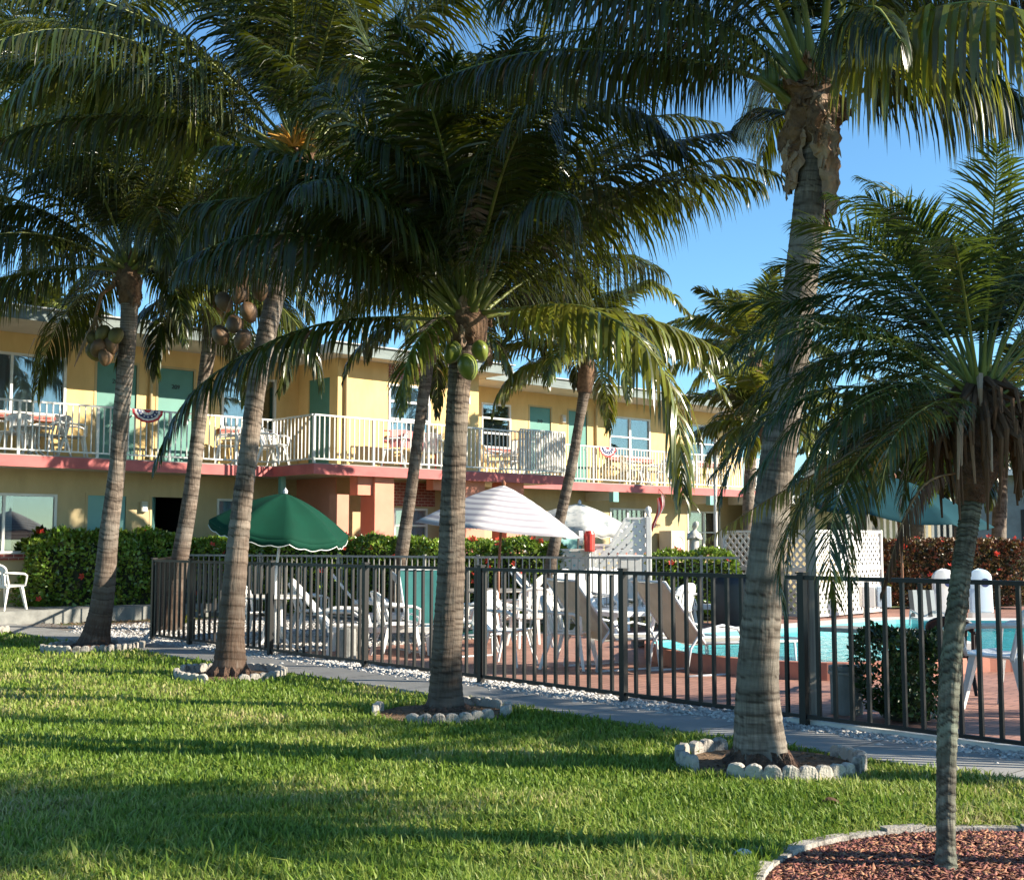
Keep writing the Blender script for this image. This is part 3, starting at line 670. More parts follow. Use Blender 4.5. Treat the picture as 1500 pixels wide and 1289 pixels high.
def sheath(parent, c, seed, n=9, size=.35, m='sheath', r0=.15, name='leaf_sheath', up=.3):
    r = random.Random(seed)
    for k in range(int(n*1.8)):
        a = 2*PI*k/n+r.uniform(-.5, .5); L = size*r.uniform(.45, 1.2); w0 = size*r.uniform(.18, .5); bend = r.uniform(-1.2, .5); z0 = r.uniform(-.12, .25)
        ca, sa = math.cos(a), math.sin(a); ph = r.uniform(0, 6)
        def fn(u, v):
            wv = (v-.5)*w0*(1-.7*u*u)*(1+.10*math.sin(u*6+ph)+.05*math.sin(u*31+ph))
            out = r0+.04+L*.35*u*(.6+.4*math.sin(bend))
            zz = z0+up*L*(1-u)-L*u*.8*(1 if k % 3 else -.6)+.02*math.sin(v*9+u*8+ph)
            off = .015*math.sin(u*5+ph)-((v-.5)**2)*w0*1.2+.008*math.sin(v*13+ph)
            return (c[0]+ca*(out+off)-sa*wv, c[1]+sa*(out+off)+ca*wv, c[2]+zz)
        b = MB(); b.grid(fn, 18, 8)
        b.v = [(x+r.gauss(0, .0045)+.012*math.sin(z*43+k), y+r.gauss(0, .0045)+.012*math.sin(z*37+x*30), z+(r.uniform(-.05, .03) if (i//9) in (17, 18) else r.gauss(0, .004))) for i, (x, y, z) in enumerate(b.v)]
        b.build(name, m if k % 3 else 'fibre', parent, solid=.003)

def palm(name, label, cat, Y, line, radii, crownpx, bark='trunk_a', n=24, L=3.2, lmax=.75, els=(1.35, -.55), droop=1.3, hang=.55, customs=(), seed=1, flare=(.08, .25), sides=26,
         group='coconut palms on the lawn', nl=78, wid=.017, azoff=0.0, skirt=None, dYl=None, s0=.16, mats=('leaf', 'rachis'), skip=None, ring=.075, dr=.022, fibre=True, fresh=.15, shape=0, rr=.022, trunkpts=None, dsamp=.013):
    pts = trunkpts or [V(x, y, Y+(dYl[i] if dYl else 0)) for i, (x, y) in enumerate(line)]
    base = Vector((pts[0].x, pts[0].y, 0)); pts[0] = Vector((pts[0].x, pts[0].y, -.03))
    root = thing(name, label, cat, base, 0, group)
    lp = [p-base for p in pts]
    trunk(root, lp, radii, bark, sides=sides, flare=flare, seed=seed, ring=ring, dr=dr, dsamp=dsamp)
    if skirt: root_skirt(root, (lp[0].x, lp[0].y), skirt[0], skirt[1], skirt[2], seed)
    C = (V(crownpx[0], crownpx[1], Y+(dYl[-1] if dYl else 0)) if len(crownpx) == 2 else Vector(crownpx))-base
    top = lp[-1]
    r = random.Random(seed)
    # heart of the crown (fibrous leaf bases)
    if fibre:
        b = MB(); b.tube([top, top+(C-top)*.6, C+Vector((0, 0, .12))], [radii[-1]*1.15, radii[-1]*1.35, radii[-1]*.7], n=12)
        b.build('crown_heart', 'fibre', root, smooth=True)
    ga = 2.399963
    for k in range(n):
        f = k/(n-1); el = els[0]+(els[1]-els[0])*f+r.uniform(-.12, .12); az = azoff+ga*k+r.uniform(-.25, .25)
        if skip and skip(az % (2*PI), el): continue
        Lk = L*(.72+.28*math.sin(min(1, f*2.2)*PI/2))*r.uniform(.9, 1.08)
        b0 = np.array(C)+np.array([math.cos(az), math.sin(az), 0])*radii[-1]*.8+np.array([0, 0, .15-.25*f])
        P = arc(b0, az, el, Lk, droop*(.65+.6*f)*r.uniform(.85, 1.15), twist=r.uniform(-.25, .25))
        mm = mats if r.random() > fresh else ('leaf_fresh_lit' if mats[0] == 'leaf' else mats[0], mats[1])
        frond('frond', P, root, nl=nl, lmax=lmax*r.uniform(.88, 1.08), hang=hang*(.35+.9*f), wid=wid, seed=seed*100+k, s0=s0, mats=mm, roll=r.uniform(-.35, .35), shape=shape, rr=rr)
    for k, cst in enumerate(customs):
        pl = cst['p']; opt = {a: b for a, b in cst.items() if a != 'p'}
        P = catmull([V(x, y, Y+dy)-base for x, y, dy in pl], 20)
        kw = dict(nl=nl, lmax=lmax, hang=hang*1.2, wid=wid, seed=seed*100+60+k, s0=s0, mats=mats, shape=shape, rr=rr); kw.update(opt)
        frond('frond', P, root, **kw)
    return root, base, C, top

MF = ('leaf_fresh_lit', 'rachis'); ML = ('leaf', 'rachis')
# --- palm 1 (left, front row)
p1, b1, c1, t1 = palm('coconut_palm', 'leftmost front coconut palm with a hanging bunch of yellow brown nuts', 'palm tree', 17.06,
    [(137, 948), (150, 880), (160, 780), (172, 680), (180, 580), (187, 500), (190, 445)], [.19, .17, .145, .125, .125, .13, .135], (190, 390), L=3.7, lmax=.9, seed=3, n=36,
    flare=(.10, .22), skirt=(.19, .30, .09), els=(1.4, .05), droop=1.1, hang=.9, nl=112, wid=.013, dr=.03, customs=[
        dict(p=[(175, 400, 0), (100, 330, -.3), (20, 300, -.5), (-80, 330, -.6)], hang=1.2, lmax=.95),
        dict(p=[(180, 380, 0), (120, 270, -.2), (30, 200, -.3), (-90, 200, -.4)], hang=1.1, lmax=1.0),
        dict(p=[(190, 380, 0), (180, 280, -.6), (120, 230, -1.1), (40, 260, -1.6)], hang=1.1, lmax=1.0),
        dict(p=[(200, 390, 0), (250, 320, -.3), (300, 330, -.5), (340, 400, -.6)], hang=1.1),
        dict(p=[(200, 400, 0), (240, 400, -.6), (262, 440, -1.0), (270, 500, -1.2)], hang=.6, lmax=.5)])
for k, (dx, dz, m) in enumerate([(-.25, -.62, 'coco_yel'), (-.42, -.68, 'coco_yel'), (-.3, -.83, 'coco_brown'), (-.12, -.78, 'coco_brown'), (-.4, -.86, 'coco_yel'), (-.2, -.95, 'coco_brown'), (-.05, -.66, 'coco_yel')]):
    coconut(p1, (c1.x+dx-.03, c1.y-.22+.08*math.sin(k*2), c1.z+dz-.42), .125, m, k)
def stems(par, nuts, src):
    for q in nuts:
        b = MB(); m_ = (src+q)/2+Vector((0, -.03, .06)); b.tube([src, m_, q+Vector((0, 0, .09))], [.012, .009, .008], n=5); b.build('nut_stem', 'rachis_dead', par, smooth=True)
stems(p1, [ch.location for ch in p1.children if ch.name.startswith('coconut')], c1+Vector((-.40, -.2, -.78)))
b = MB(); b.tube([c1+Vector((-.1, -.05, -.2)), c1+Vector((-.35, -.15, -.45)), c1+Vector((-.42, -.2, -.85)), c1+Vector((-.3, -.22, -1.05))], [.04, .03, .022, .015]); b.build('fruit_stalk', 'rachis_dead', p1, smooth=True)
b = MB(); b.grid(lambda u, v: (c1.x-.42-.25*u+.05*(v-.5)*math.sin(PI*u), c1.y-.25+.03*v, c1.z-.85-.65*u+.04*(v-.5)), 8, 3); b.build('dry_spathe', 'sheath', p1, solid=.01)
sheath(p1, c1+Vector((0, 0, -.25)), 31, n=8, size=.38, m='fibre', r0=.12)
# --- palm 2
p2, b2, c2, t2 = palm('coconut_palm', 'front coconut palm with a bunch of brown nuts on its trunk, second from left', 'palm tree', 13.5,
    [(336, 988), (340, 900), (350, 780), (362, 680), (374, 580), (388, 500), (404, 430), (425, 330), (437, 270)], [.165, .15, .13, .115, .118, .122, .122, .12, .12], (440, 225), L=4.0, lmax=.98, seed=5, n=36,
    flare=(.07, .3), skirt=(.17, .235, .16), els=(1.45, .22), droop=1.05, hang=.85, nl=112, wid=.013, dr=.05, ring=.085, customs=[
        dict(p=[(425, 250, 0), (320, 205, -.8), (200, 105, -1.1), (110, 85, -1.3), (40, 120, -1.5), (-30, 190, -1.6)], mats=MF, hang=.8, lmax=1.0, wid=.02, roll=-.35, lift=-.1),  # sunlit frond, its brightness painted by the lighter leaflets
        dict(p=[(420, 230, 0), (300, 140, .5), (180, 60, .8), (60, 30, 1.0), (-60, 60, 1.2)], mats=MF, hang=.6, lmax=1.0),
        dict(p=[(425, 240, 0), (370, 250, -.6), (300, 300, -1.0), (255, 400, -1.2)], hang=1.1, lmax=.9),
        dict(p=[(435, 220, 0), (430, 100, -.2), (425, 0, -.4), (400, -100, -.5)], hang=1.0, lmax=.7, mats=MF),
        dict(p=[(440, 230, 0), (500, 180, .6), (580, 190, .9), (650, 260, 1.0)], hang=1.0)])
for k, (dx, dz) in enumerate([(-.42, -1.72), (-.62, -1.80), (-.30, -1.95), (-.5, -2.05), (-.38, -2.24), (-.62, -2.2), (-.22, -1.66)]):
    coconut(p2, (c2.x+dx-.18, c2.y-.3+.1*math.sin(k*2.4), c2.z+dz), .11, 'coco_brown', 20+k)
stems(p2, [ch.location for ch in p2.children if ch.name.startswith('coconut')], c2+Vector((-.52, -.3, -1.35)))
b = MB(); b.tube([c2+Vector((-.05, -.1, -.6)), c2+Vector((-.4, -.25, -.9)), c2+Vector((-.55, -.3, -1.4)), c2+Vector((-.6, -.3, -1.8))], [.045, .035, .025, .018]); b.build('fruit_stalk', 'rachis_dead', p2, smooth=True)
b = MB()
for k in range(26):
    a = random.uniform(0, 2*PI); e = random.uniform(.1, 1.2); q = c2+Vector((-.03, -.3, .0)); d = Vector((math.cos(a)*math.cos(e), math.sin(a)*math.cos(e)-.3, math.sin(e)))
    b.tube([q, q+d*.16, q+d*.30+Vector((0, 0, -.05))], [.02, .015, .006], n=5)
b.build('flower_cluster', 'flowerstalk', p2)
sheath(p2, c2+Vector((0, 0, -.2)), 33, n=8, size=.4, m='fibre', r0=.12)
# --- palm 3 (middle)
p3, b3, c3, t3 = palm('coconut_palm', 'middle front coconut palm with green nuts under its low dark crown', 'palm tree', 10.74,
    [(652, 1038), (655, 950), (660, 850), (663, 750), (667, 650), (673, 560), (682, 505)], [.165, .148, .138, .125, .112, .115, .15], (685, 450), L=2.75, lmax=.85, seed=8, n=34,
    flare=(.05, .12), skirt=(.16, .215, .07), els=(1.45, .5), droop=.9, hang=.75, nl=112, wid=.0125, dr=.045, ring=.06, fresh=.0, bark='trunk_d', customs=[
        dict(p=[(660, 440, 0), (600, 370, -.5), (520, 290, -.9), (440, 268, -1.1), (370, 300, -1.3), (315, 390, -1.4)], hang=.75, lmax=.85, roll=-.3),
        dict(p=[(655, 470, 0), (560, 465, -.3), (450, 480, -.5), (340, 530, -.6), (270, 590, -.7), (228, 675, -.75)], hang=1.0, lmax=.62),
        dict(p=[(700, 440, 0), (780, 370, .2), (880, 305, .3), (980, 255, .4), (1070, 232, .4), (1150, 260, .4)], hang=.8, lmax=.72, s0=.1),
        dict(p=[(700, 460, 0), (780, 450, -.6), (860, 450, -1.0), (940, 500, -1.4), (990, 590, -1.6), (1000, 730, -1.7)], hang=.9, lmax=.8, mats=MF, wid=.015, nl=90),  # drooping frond in sun, painted with the lighter leaflet colour
        dict(p=[(700, 465, 0), (800, 455, .1), (900, 455, .1), (1000, 485, .1), (1075, 525, .1)], hang=1.1, lmax=.7, mats=MF, wid=.014),
        dict(p=[(670, 430, 0), (620, 250, .3), (545, 80, .5), (480, -60, .6)], hang=.55, lmax=.85, rr=.035),
        dict(p=[(690, 430, 0), (720, 300, .3), (770, 140, .5), (810, -20, .6)], hang=.55, lmax=.85, rr=.03),
        dict(p=[(690, 430, 0), (760, 330, .4), (850, 230, .6), (960, 170, .8), (1050, 180, .9)], hang=.9, lmax=.85),
        dict(p=[(670, 430, 0), (590, 320, .4), (500, 200, .6), (400, 130, .7)], hang=.7, lmax=.85),
        dict(p=[(675, 430, 0), (640, 320, -.5), (590, 230, -1.0), (520, 190, -1.4)], hang=.9, lmax=.85),
        dict(p=[(685, 430, 0), (740, 260, -.5), (830, 170, -.9), (930, 160, -1.2), (1010, 230, -1.4)], hang=.9, lmax=.85),
        dict(p=[(675, 460, 0), (640, 470, -.4), (600, 520, -.7), (585, 600, -.8)], hang=.5, lmax=.45, mats=MF)])
for k, (px, py, dy, s) in enumerate([(662, 516, -.26, .095), (685, 537, -.32, .108), (704, 514, -.24, .09)]):
    coconut(p3, V(px, py, 10.74+dy)-b3, s, 'coco_green', 40+k)
sheath(p3, c3+Vector((0, 0, -.28)), 35, n=7, size=.3, m='sheath', r0=.13, up=.5)
# --- palm 4 (thick, right)
p4, b4, c4, t4 = palm('coconut_palm', 'thick trunked coconut palm at right with torn dry sheaths under its crown', 'palm tree', 8.08,
    [(1115, 1114), (1110, 1000), (1120, 850), (1136, 700), (1150, 600), (1165, 480), (1178, 370), (1188, 270), (1193, 215)], [.19, .152, .138, .132, .13, .128, .122, .118, .125], (1198, 120), L=3.4, lmax=.85, seed=12, n=20, bark='trunk_thick',
    flare=(.03, .2), skirt=(.2, .24, .09), els=(1.45, .72), droop=1.15, hang=.95, nl=132, wid=.0105, sides=40, dr=.02, ring=.07, fresh=.1, azoff=.9,
    customs=[
        dict(p=[(1175, 165, 0), (1120, 120, 0), (1040, 95, -.1), (900, 75, -.1), (760, 80, -.1), (600, 130, 0)], hang=1.5, lmax=.62, rr=.028, s0=.2),
        dict(p=[(1180, 150, 0), (1110, 70, -.2), (1000, 10, -.4), (860, -20, -.6), (720, 0, -.7)], hang=1.3, lmax=.75),
        dict(p=[(1180, 175, 0), (1150, 165, .7), (1115, 160, 1.2), (1075, 190, 1.6)], hang=.9, lmax=.45, s0=.3),
        dict(p=[(1215, 140, 0), (1290, 60, -.8), (1380, 10, -1.4), (1480, 10, -1.9), (1600, 80, -2.2)], hang=1.3, lmax=1.0, mats=MF, wid=.017, nl=90),
        dict(p=[(1215, 160, 0), (1270, 130, -.1), (1340, 90, -.3), (1430, 100, -.4), (1520, 160, -.5)], hang=1.3, lmax=.85),
        dict(p=[(1210, 140, 0), (1260, 40, .2), (1350, -30, .3), (1460, -40, .4), (1560, 20, .4)], hang=1.2, lmax=.75),
        dict(p=[(1210, 130, 0), (1240, 40, -.8), (1280, 10, -1.6), (1320, 60, -2.3)], hang=1.2, lmax=.6)])
for k, (px, py, dy) in enumerate([(1128, 118, .1), (1150, 135, .2), (1295, 118, .1), (1310, 100, .2), (1285, 95, .3), (1140, 98, .3)]):
    coconut(p4, V(px, py, 8.08+dy)-b4, .085, 'coco_green', 60+k)
for k in range(3): sheath(p4, V(1193, 225-k*28, 8.08)-b4, 50+k, n=9, size=.46, m=['sheath', 'sheath', 'fibre'][k], r0=.12, up=.2)
# --- palm 5, pygmy date palm close right
cd = []
rD = ('leaf_date', 'rachis')
for pl in ([(1440, 560, 0), (1462, 420, .1), (1475, 300, .1), (1478, 235, .1)], [(1432, 560, 0), (1350, 380, .1), (1280, 310, .1), (1215, 285, .1)],
           [(1430, 570, 0), (1300, 450, .1), (1170, 440, .2), (1060, 520, .3)], [(1430, 575, 0), (1320, 520, -.1), (1210, 530, -.2), (1130, 620, -.2)],
           [(1428, 580, 0), (1330, 570, -.3), (1240, 610, -.5), (1185, 720, -.5)], [(1430, 585, 0), (1360, 580, .3), (1290, 620, .5), (1240, 700, .5)],
           [(1445, 560, 0), (1500, 430, 0), (1530, 330, 0), (1600, 300, 0)], [(1428, 575, 0), (1300, 500, -.3), (1180, 480, -.5), (1080, 540, -.6)],
           [(1428, 590, 0), (1370, 590, -.5), (1310, 640, -.7), (1290, 720, -.7)], [(1432, 575, 0), (1330, 480, .4), (1220, 470, .6), (1130, 540, .7)],
           [(1432, 560, 0), (1390, 400, .3), (1330, 300, .4), (1260, 260, .5)]):
    cd.append(dict(p=pl))
for pl in ([(1428, 590, 0), (1340, 560, -.2), (1240, 600, -.4), (1160, 705, -.4)], [(1425, 595, 0), (1330, 590, .2), (1250, 640, .3), (1205, 745, .3)],
           [(1425, 580, 0), (1290, 530, .2), (1150, 580, .3), (1040, 700, .3)], [(1425, 585, 0), (1300, 560, -.1), (1180, 610, -.2), (1085, 720, -.2)],
           [(1430, 600, 0), (1380, 600, .4), (1335, 650, .5), (1320, 745, .5)], [(1445, 590, 0), (1490, 600, .1), (1530, 680, .2), (1545, 760, .2)],
           [(1430, 570, 0), (1330, 500, .5), (1200, 500, .7), (1080, 600, .8)], [(1445, 590, 0), (1500, 600, .3), (1550, 680, .4), (1560, 790, .4)]):
    cd.append(dict(p=pl, hang=.5, lmax=.26, jitter=.2))
cd.append(dict(p=[(1420, 610, 0), (1330, 625, .1), (1220, 680, .1), (1120, 735, .1), (1035, 790, .1)], mats=('leaf_yel', 'rachis_dead'), hang=1.5, lmax=.13, roll=.6))
cd.append(dict(p=[(1420, 690, 0), (1360, 705, -.2), (1325, 760, -.3), (1290, 870, -.3)], mats=('leaf_dead', 'rachis_dead'), hang=2.0, lmax=.16, nl=70))
cd.append(dict(p=[(1425, 640, 0), (1360, 600, -.1), (1300, 640, -.2), (1270, 720, -.2)], mats=('leaf_yel', 'rachis'), hang=.9, lmax=.2))
p5, b5, c5, t5 = palm('date_palm', 'slender pygmy date palm with lichen covered trunk growing in the red mulch bed', 'palm tree', 5.55,
    [(1385, 1265), (1386, 1150), (1391, 1000), (1405, 860), (1417, 780), (1425, 720), (1433, 640)], [.042, .047, .052, .050, .050, .053, .07], (1437, 590), bark='trunk_date', L=1.38, lmax=.29, n=58, els=(1.4, -.02),
    droop=1.45, hang=.32, nl=90, wid=.0045, s0=.2, mats=rD, sides=34, ring=.03, dr=.10, group=None, fresh=0, shape=1, rr=.009, customs=cd, seed=21, flare=(.025, .06), dsamp=.006, azoff=.4, skip=lambda a, e: abs(a-4.6) < .75 and e < .85)
r_ = random.Random(5)
b = MB(); b.tube([V(1424, 735, 5.55)-b5, V(1428, 700, 5.55)-b5, V(1434, 650, 5.55)-b5, V(1438, 600, 5.55)-b5, V(1440, 560, 5.55)-b5], [.055, .09, .125, .12, .06], n=18); b.build('crown_fibre_mass', 'root', p5, smooth=True)
for k in range(96):   # dead leaf stubs hanging below the crown
    a = r_.uniform(0, 2*PI); z0 = r_.uniform(-.12, .12); L = r_.uniform(.15, .5); o_ = r_.uniform(.07, .17)
    q = c5+Vector((math.cos(a)*.09, math.sin(a)*.09, z0)); e = c5+Vector((math.cos(a)*o_*1.6, math.sin(a)*o_*1.6, z0-L)); m_ = (q+e)/2+Vector((math.cos(a)*.06, math.sin(a)*.06, .03))
    b = MB(); b.tube([q, m_, e], [.017, .012, .005], n=5); b.build('dead_leaf_stub', 'leaf_dead' if k % 8 else 'sheath', p5)
palm('coconut_palm', 'coconut palm just outside the left edge whose fronds reach into the top left corner', 'palm tree', 17.5, [(-60, 945), (-50, 700), (-35, 450), (-30, 230)], [.19, .15, .14, .14], (-30, 170), L=4.2, lmax=.95, seed=14, n=30, els=(1.3, .1), droop=1.1, hang=.85, nl=80, wid=.018, dsamp=.03)
# --- back row palms inside the pool yard
palm('coconut_palm', 'leaning grey palm trunk rising behind the left end of the pool fence', 'palm tree', 20.3, [(247, 922), (265, 810), (280, 720), (292, 620), (302, 540), (312, 470)], [.165, .155, .14, .13, .13, .135], (322, 410), L=2.6, lmax=.75, seed=31, n=22, els=(1.3, -.35), nl=60, wid=.024, group='palms inside the pool yard', flare=(.1, .3), dsamp=.02, fresh=.3)
palm('coconut_palm', 'slim dark palm trunk leaning right just left of the middle front palm', 'palm tree', 22.3, [(574, 908), (590, 800), (602, 720), (615, 620), (627, 530)], [.15, .135, .12, .115, .13], (637, 462), L=2.3, lmax=.65, seed=37, n=20, els=(1.3, -.1), nl=56, wid=.026, group='palms inside the pool yard', flare=(.08, .3), dsamp=.02, bark='trunk_d', fresh=.4)
palm('coconut_palm', 'palm with a curved trunk rising between the two white patio umbrellas', 'palm tree', 22.0, [(796, 915), (808, 820), (825, 740), (838, 680), (848, 620), (856, 575)], [.14, .12, .11, .105, .095, .12], (862, 520), L=2.1, lmax=.6, seed=41, n=26, els=(1.35, .12), nl=56, wid=.026, group='palms inside the pool yard', flare=(.08, .3), dsamp=.02, bark='trunk_d', fresh=.8,
     customs=[dict(p=[(860, 510, 0), (900, 440, 0), (960, 415, 0), (1010, 460, 0)], mats=MF), dict(p=[(865, 520, 0), (950, 500, 0), (1020, 520, 0), (1070, 590, 0)], mats=MF), dict(p=[(858, 520, 0), (820, 470, 0), (770, 460, 0), (730, 510, 0)], mats=MF)])
palm('coconut_palm', 'bright green palm standing behind the thick right palm beyond the flagpole', 'palm tree', 27.0, [(1092, 895), (1095, 780), (1098, 700), (1102, 620), (1104, 570)], [.17, .15, .14, .14, .15], (1106, 520), L=2.5, lmax=.65, seed=43, n=26, els=(1.4, .1), nl=60, wid=.024, group='palms around the motel', flare=(.08, .3), dsamp=.03, fresh=.8)
palm('coconut_palm', 'palm whose crown tips show above the roof at far left', 'palm tree', 33.0, [(78, 870), (78, 600), (80, 500)], [.2, .2, .2], (80, 478), L=1.6, lmax=.6, seed=47, n=22, els=(1.4, -.2), nl=36, wid=.04, group='palms around the motel', flare=(.08, .3), dsamp=.05, fresh=.8)
palm('coconut_palm', 'distant palm at the far right behind the pool umbrella', 'palm tree', 32.0, [(1346, 875), (1344, 760), (1342, 660)], [.2, .19, .19], (1342, 640), L=3, lmax=.7, seed=48, n=20, els=(1.3, -.6), nl=36, wid=.04, group='palms around the motel', dsamp=.05, fresh=.2)
palm('coconut_palm', 'distant palm at the right edge of the view beyond the red hedge', 'palm tree', 30.0, [(1462, 880), (1464, 760), (1468, 640)], [.2, .19, .19], (1468, 600), L=3.2, lmax=.7, seed=49, n=20, els=(1.3, -.7), nl=36, wid=.04, group='palms around the motel', dsamp=.05, fresh=.2)

palm('coconut_palm', 'low bright green palm hiding the right end of the motel behind the thick palm trunk', 'palm tree', 24.5, [(1128, 898), (1126, 760), (1124, 650)], [.13, .12, .12], (1122, 620), L=1.9, lmax=.6, seed=53, n=24, els=(1.35, .0), nl=56, wid=.024, group='palms around the motel', dsamp=.03, fresh=.9)
palm('coconut_palm', 'distant dark palm crown between the thick palm and the teal umbrella', 'palm tree', 31.0, [(1262, 880), (1262, 760), (1264, 690)], [.16, .15, .15], (1264, 665), L=2.0, lmax=.65, seed=55, n=24, els=(1.35, -.2), nl=44, wid=.034, group='palms around the motel', dsamp=.05, fresh=.2)
palm('coconut_palm', 'distant dark palm crown just left of the far right distant palm', 'palm tree', 29.0, [(1405, 880), (1406, 760), (1408, 680)], [.16, .15, .15], (1408, 650), L=2.2, lmax=.65, seed=57, n=24, els=(1.35, -.3), nl=44, wid=.034, group='palms around the motel', dsamp=.05, fresh=.1)
# --- hedges
def hedge(name, label, cat, c, ux, lx, ly, lz, nleaf, m, leaf=.035, group=None, seed=1, lump=.12, flowers=0, petal='petal', fy=None, core='twig', pts=None):
    """box hedge centred at c, long axis at angle ux."""
    r = np.random.default_rng(seed); root = thing(name, label, cat, c, ux, group)
    # foliage on a lumpy superellipsoid shell and inside
    n = nleaf
    face = r.random(n); P = np.zeros((n, 3))
    u = r.uniform(-1, 1, (n, 3)); k = np.argmax(np.abs(u)*np.array([ly*lz, lx*lz, lx*ly])*r.random((n, 3)), axis=1)
    areas = np.array([ly*lz, lx*lz, lx*ly]); pr = areas/areas.sum(); k = r.choice(3, n, p=pr)
    sgn = np.where(r.random(n) < .5, -1, 1); u[np.arange(n), k] = sgn
    u[(k == 2) & (u[:, 2] < 0), 2] = 1
    nrm = np.zeros((n, 3)); nrm[np.arange(n), k] = u[np.arange(n), k]
    p8 = (np.abs(u)**6).sum(1)**(1/6); q = u/p8[:, None]
    P = q*np.array([lx/2, ly/2, lz/2])
    lum = lump*(np.sin(P[:, 0]*3.1+seed)*np.sin(P[:, 2]*4+P[:, 1]*3)+.6*np.sin(P[:, 0]*7.3+P[:, 2]*6+seed)+.4*np.sin(P[:, 0]*15+P[:, 1]*11))
    nn = norm(nrm*.7+norm(q)*.5)
    dep = -np.abs(r.normal(0, .07, n))
    P = P+nn*(lum*.5+dep)[:, None]; P[:, 2] += lz/2+.02
    P[:, 2] = np.maximum(P[:, 2], .03)
    d = norm(nn*.7+r.normal(0, .6, (n, 3))+np.array([0, 0, .25])); w = norm(np.cross(d, nn+r.normal(0, .5, (n, 3))))
    L = leaf*r.uniform(.6, 1.5, n)[:, None]; W = L*.42
    nb = np.cross(w, d)
    A = np.zeros((n, 6, 3)); A[:, 0] = P; A[:, 1] = P+d*L*.5+w*W+nb*L*.1; A[:, 2] = P+d*L*1.3-nb*L*.15; A[:, 3] = P+d*L*.5-w*W+nb*L*.1
    A = A[:, :4]
    i = np.arange(n)[:, None]*4; T1 = i+np.array([0, 1, 2]); T2 = i+np.array([0, 2, 3])
    np_obj('foliage', A.reshape(-1, 3), tris=np.concatenate([T1, T2]), mats=[m], parent=root)
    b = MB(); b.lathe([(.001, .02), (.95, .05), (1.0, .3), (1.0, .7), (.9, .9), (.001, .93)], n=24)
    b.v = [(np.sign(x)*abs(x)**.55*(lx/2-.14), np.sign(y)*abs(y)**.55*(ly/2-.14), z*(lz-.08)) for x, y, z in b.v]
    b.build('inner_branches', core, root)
    fl0 = None
    for j in range(flowers):
        s_ = -1 if (fy is None or fy < 0) else 1
        x = r.uniform(-lx/2*.95, lx/2*.95); top = r.random() < .45
        loc = (x, r.uniform(-ly/2, ly/2)*.8, lz+.05+r.uniform(-.02, .04)) if top else (x, s_*(ly/2+.05), r.uniform(.3, lz))
        if fl0 is None:
            f = MB()
            for a in range(5):
                t = 2*PI*a/5; f.add([(0, 0, 0), (.04*math.cos(t-.5), .04*math.sin(t-.5), .02), (.06*math.cos(t), .06*math.sin(t), .035), (.04*math.cos(t+.5), .04*math.sin(t+.5), .02)], [(0, 1, 2, 3)])
            fl0 = f.build('flower', petal, root); o = fl0
        else:
            o = fl0.copy(); COL.objects.link(o); o.parent = root
        o.location = loc; o.rotation_euler = (r.uniform(.3, 1.8), r.uniform(-.5, .5), r.uniform(-1, 1)); o.scale = (r.uniform(.7, 1.3),)*3
    return root
AD = math.atan2(.675, .737)
h0 = G(135, 905)+Vector((.35, .6, 0))
hedge('hedge', 'dense glossy green hedge with red blooms in front of the left ground floor', 'hedge', G(128, 904)+Vector((.2, .35, 0)), AD*.62, 3.1, 1.1, 1.62, 15000, 'hedge', leaf=.06, seed=3, lump=.2, flowers=10, group='hedges around the pool yard')
hedge('hedge', 'green hedge stretch behind the grey palm trunk at the left fence corner', 'hedge', V(320, 900, 24.9).xy.to_3d(), .1, 3.4, 1.2, 1.5, 13000, 'hedge', leaf=.055, seed=4, flowers=14, group='hedges around the pool yard')
hedge('hedge', 'long flowering hedge behind the back fence under the salmon pillars', 'hedge', V(500, 900, 24.3).xy.to_3d(), -.14, 4.0, 1.2, 1.52, 17000, 'hedge', leaf=.055, seed=5, flowers=26, group='hedges around the pool yard')
hedge('hedge', 'flowering hedge behind the back fence below the striped umbrella', 'hedge', V(720, 900, 23.0).xy.to_3d(), -.12, 3.0, 1.1, 1.45, 14000, 'hedge', leaf=.052, seed=6, flowers=26, group='hedges around the pool yard')
hedge('hedge', 'low green hedge behind the back fence below the white statue', 'hedge', V(1010, 900, 23.3).xy.to_3d(), -.05, 2.0, .9, 1.25, 8000, 'hedge', leaf=.05, seed=7, flowers=6, group='hedges around the pool yard')
hedge('hedge', 'clipped hedge with dark red leaves right of the white lattice screen', 'hedge', V(1392, 885, 26.5).xy.to_3d(), -.05, 3.6, .9, 1.5, 16000, 'hedge_red', leaf=.05, seed=8, flowers=20, group='hedges around the pool yard', lump=.05)
hedge('shrub', 'dark rounded shrub growing inside the fence beside the pool', 'shrub', G(1328, 1058), .2, .62, .6, .72, 4200, 'hedge_dark', leaf=.035, seed=9, lump=.14)
def blades_plant(name, label, loc, n, L, m, seed):
    r = np.random.default_rng(seed); root = thing(name, label, 'plant', loc)
    for k in range(n):
        a = r.uniform(0, 2*PI); e = r.uniform(.6, 1.4)
        frond('frond', arc((0, 0, .02), a, e, L*r.uniform(.7, 1.1), 1.3), root, nl=22, lmax=L*.3, hang=.3, wid=.012, seed=seed+k, mats=(m, 'rachis'), rr=.008)
blades_plant('fern_plant', 'small arching green plant behind the white lattice screen', V(1255, 880, 26), 12, 1.0, 'leaf_fresh_lit', 71)
blades_plant('fern_plant', 'small green plant in front of the swooping lattice gate', G(925, 898), 7, .5, 'leaf_fresh_lit', 81)
blades_plant('fern_plant', 'small yellow green plant in the white gravel at the left fence corner', G(266, 918), 8, .35, 'leaf_fresh_lit', 85)

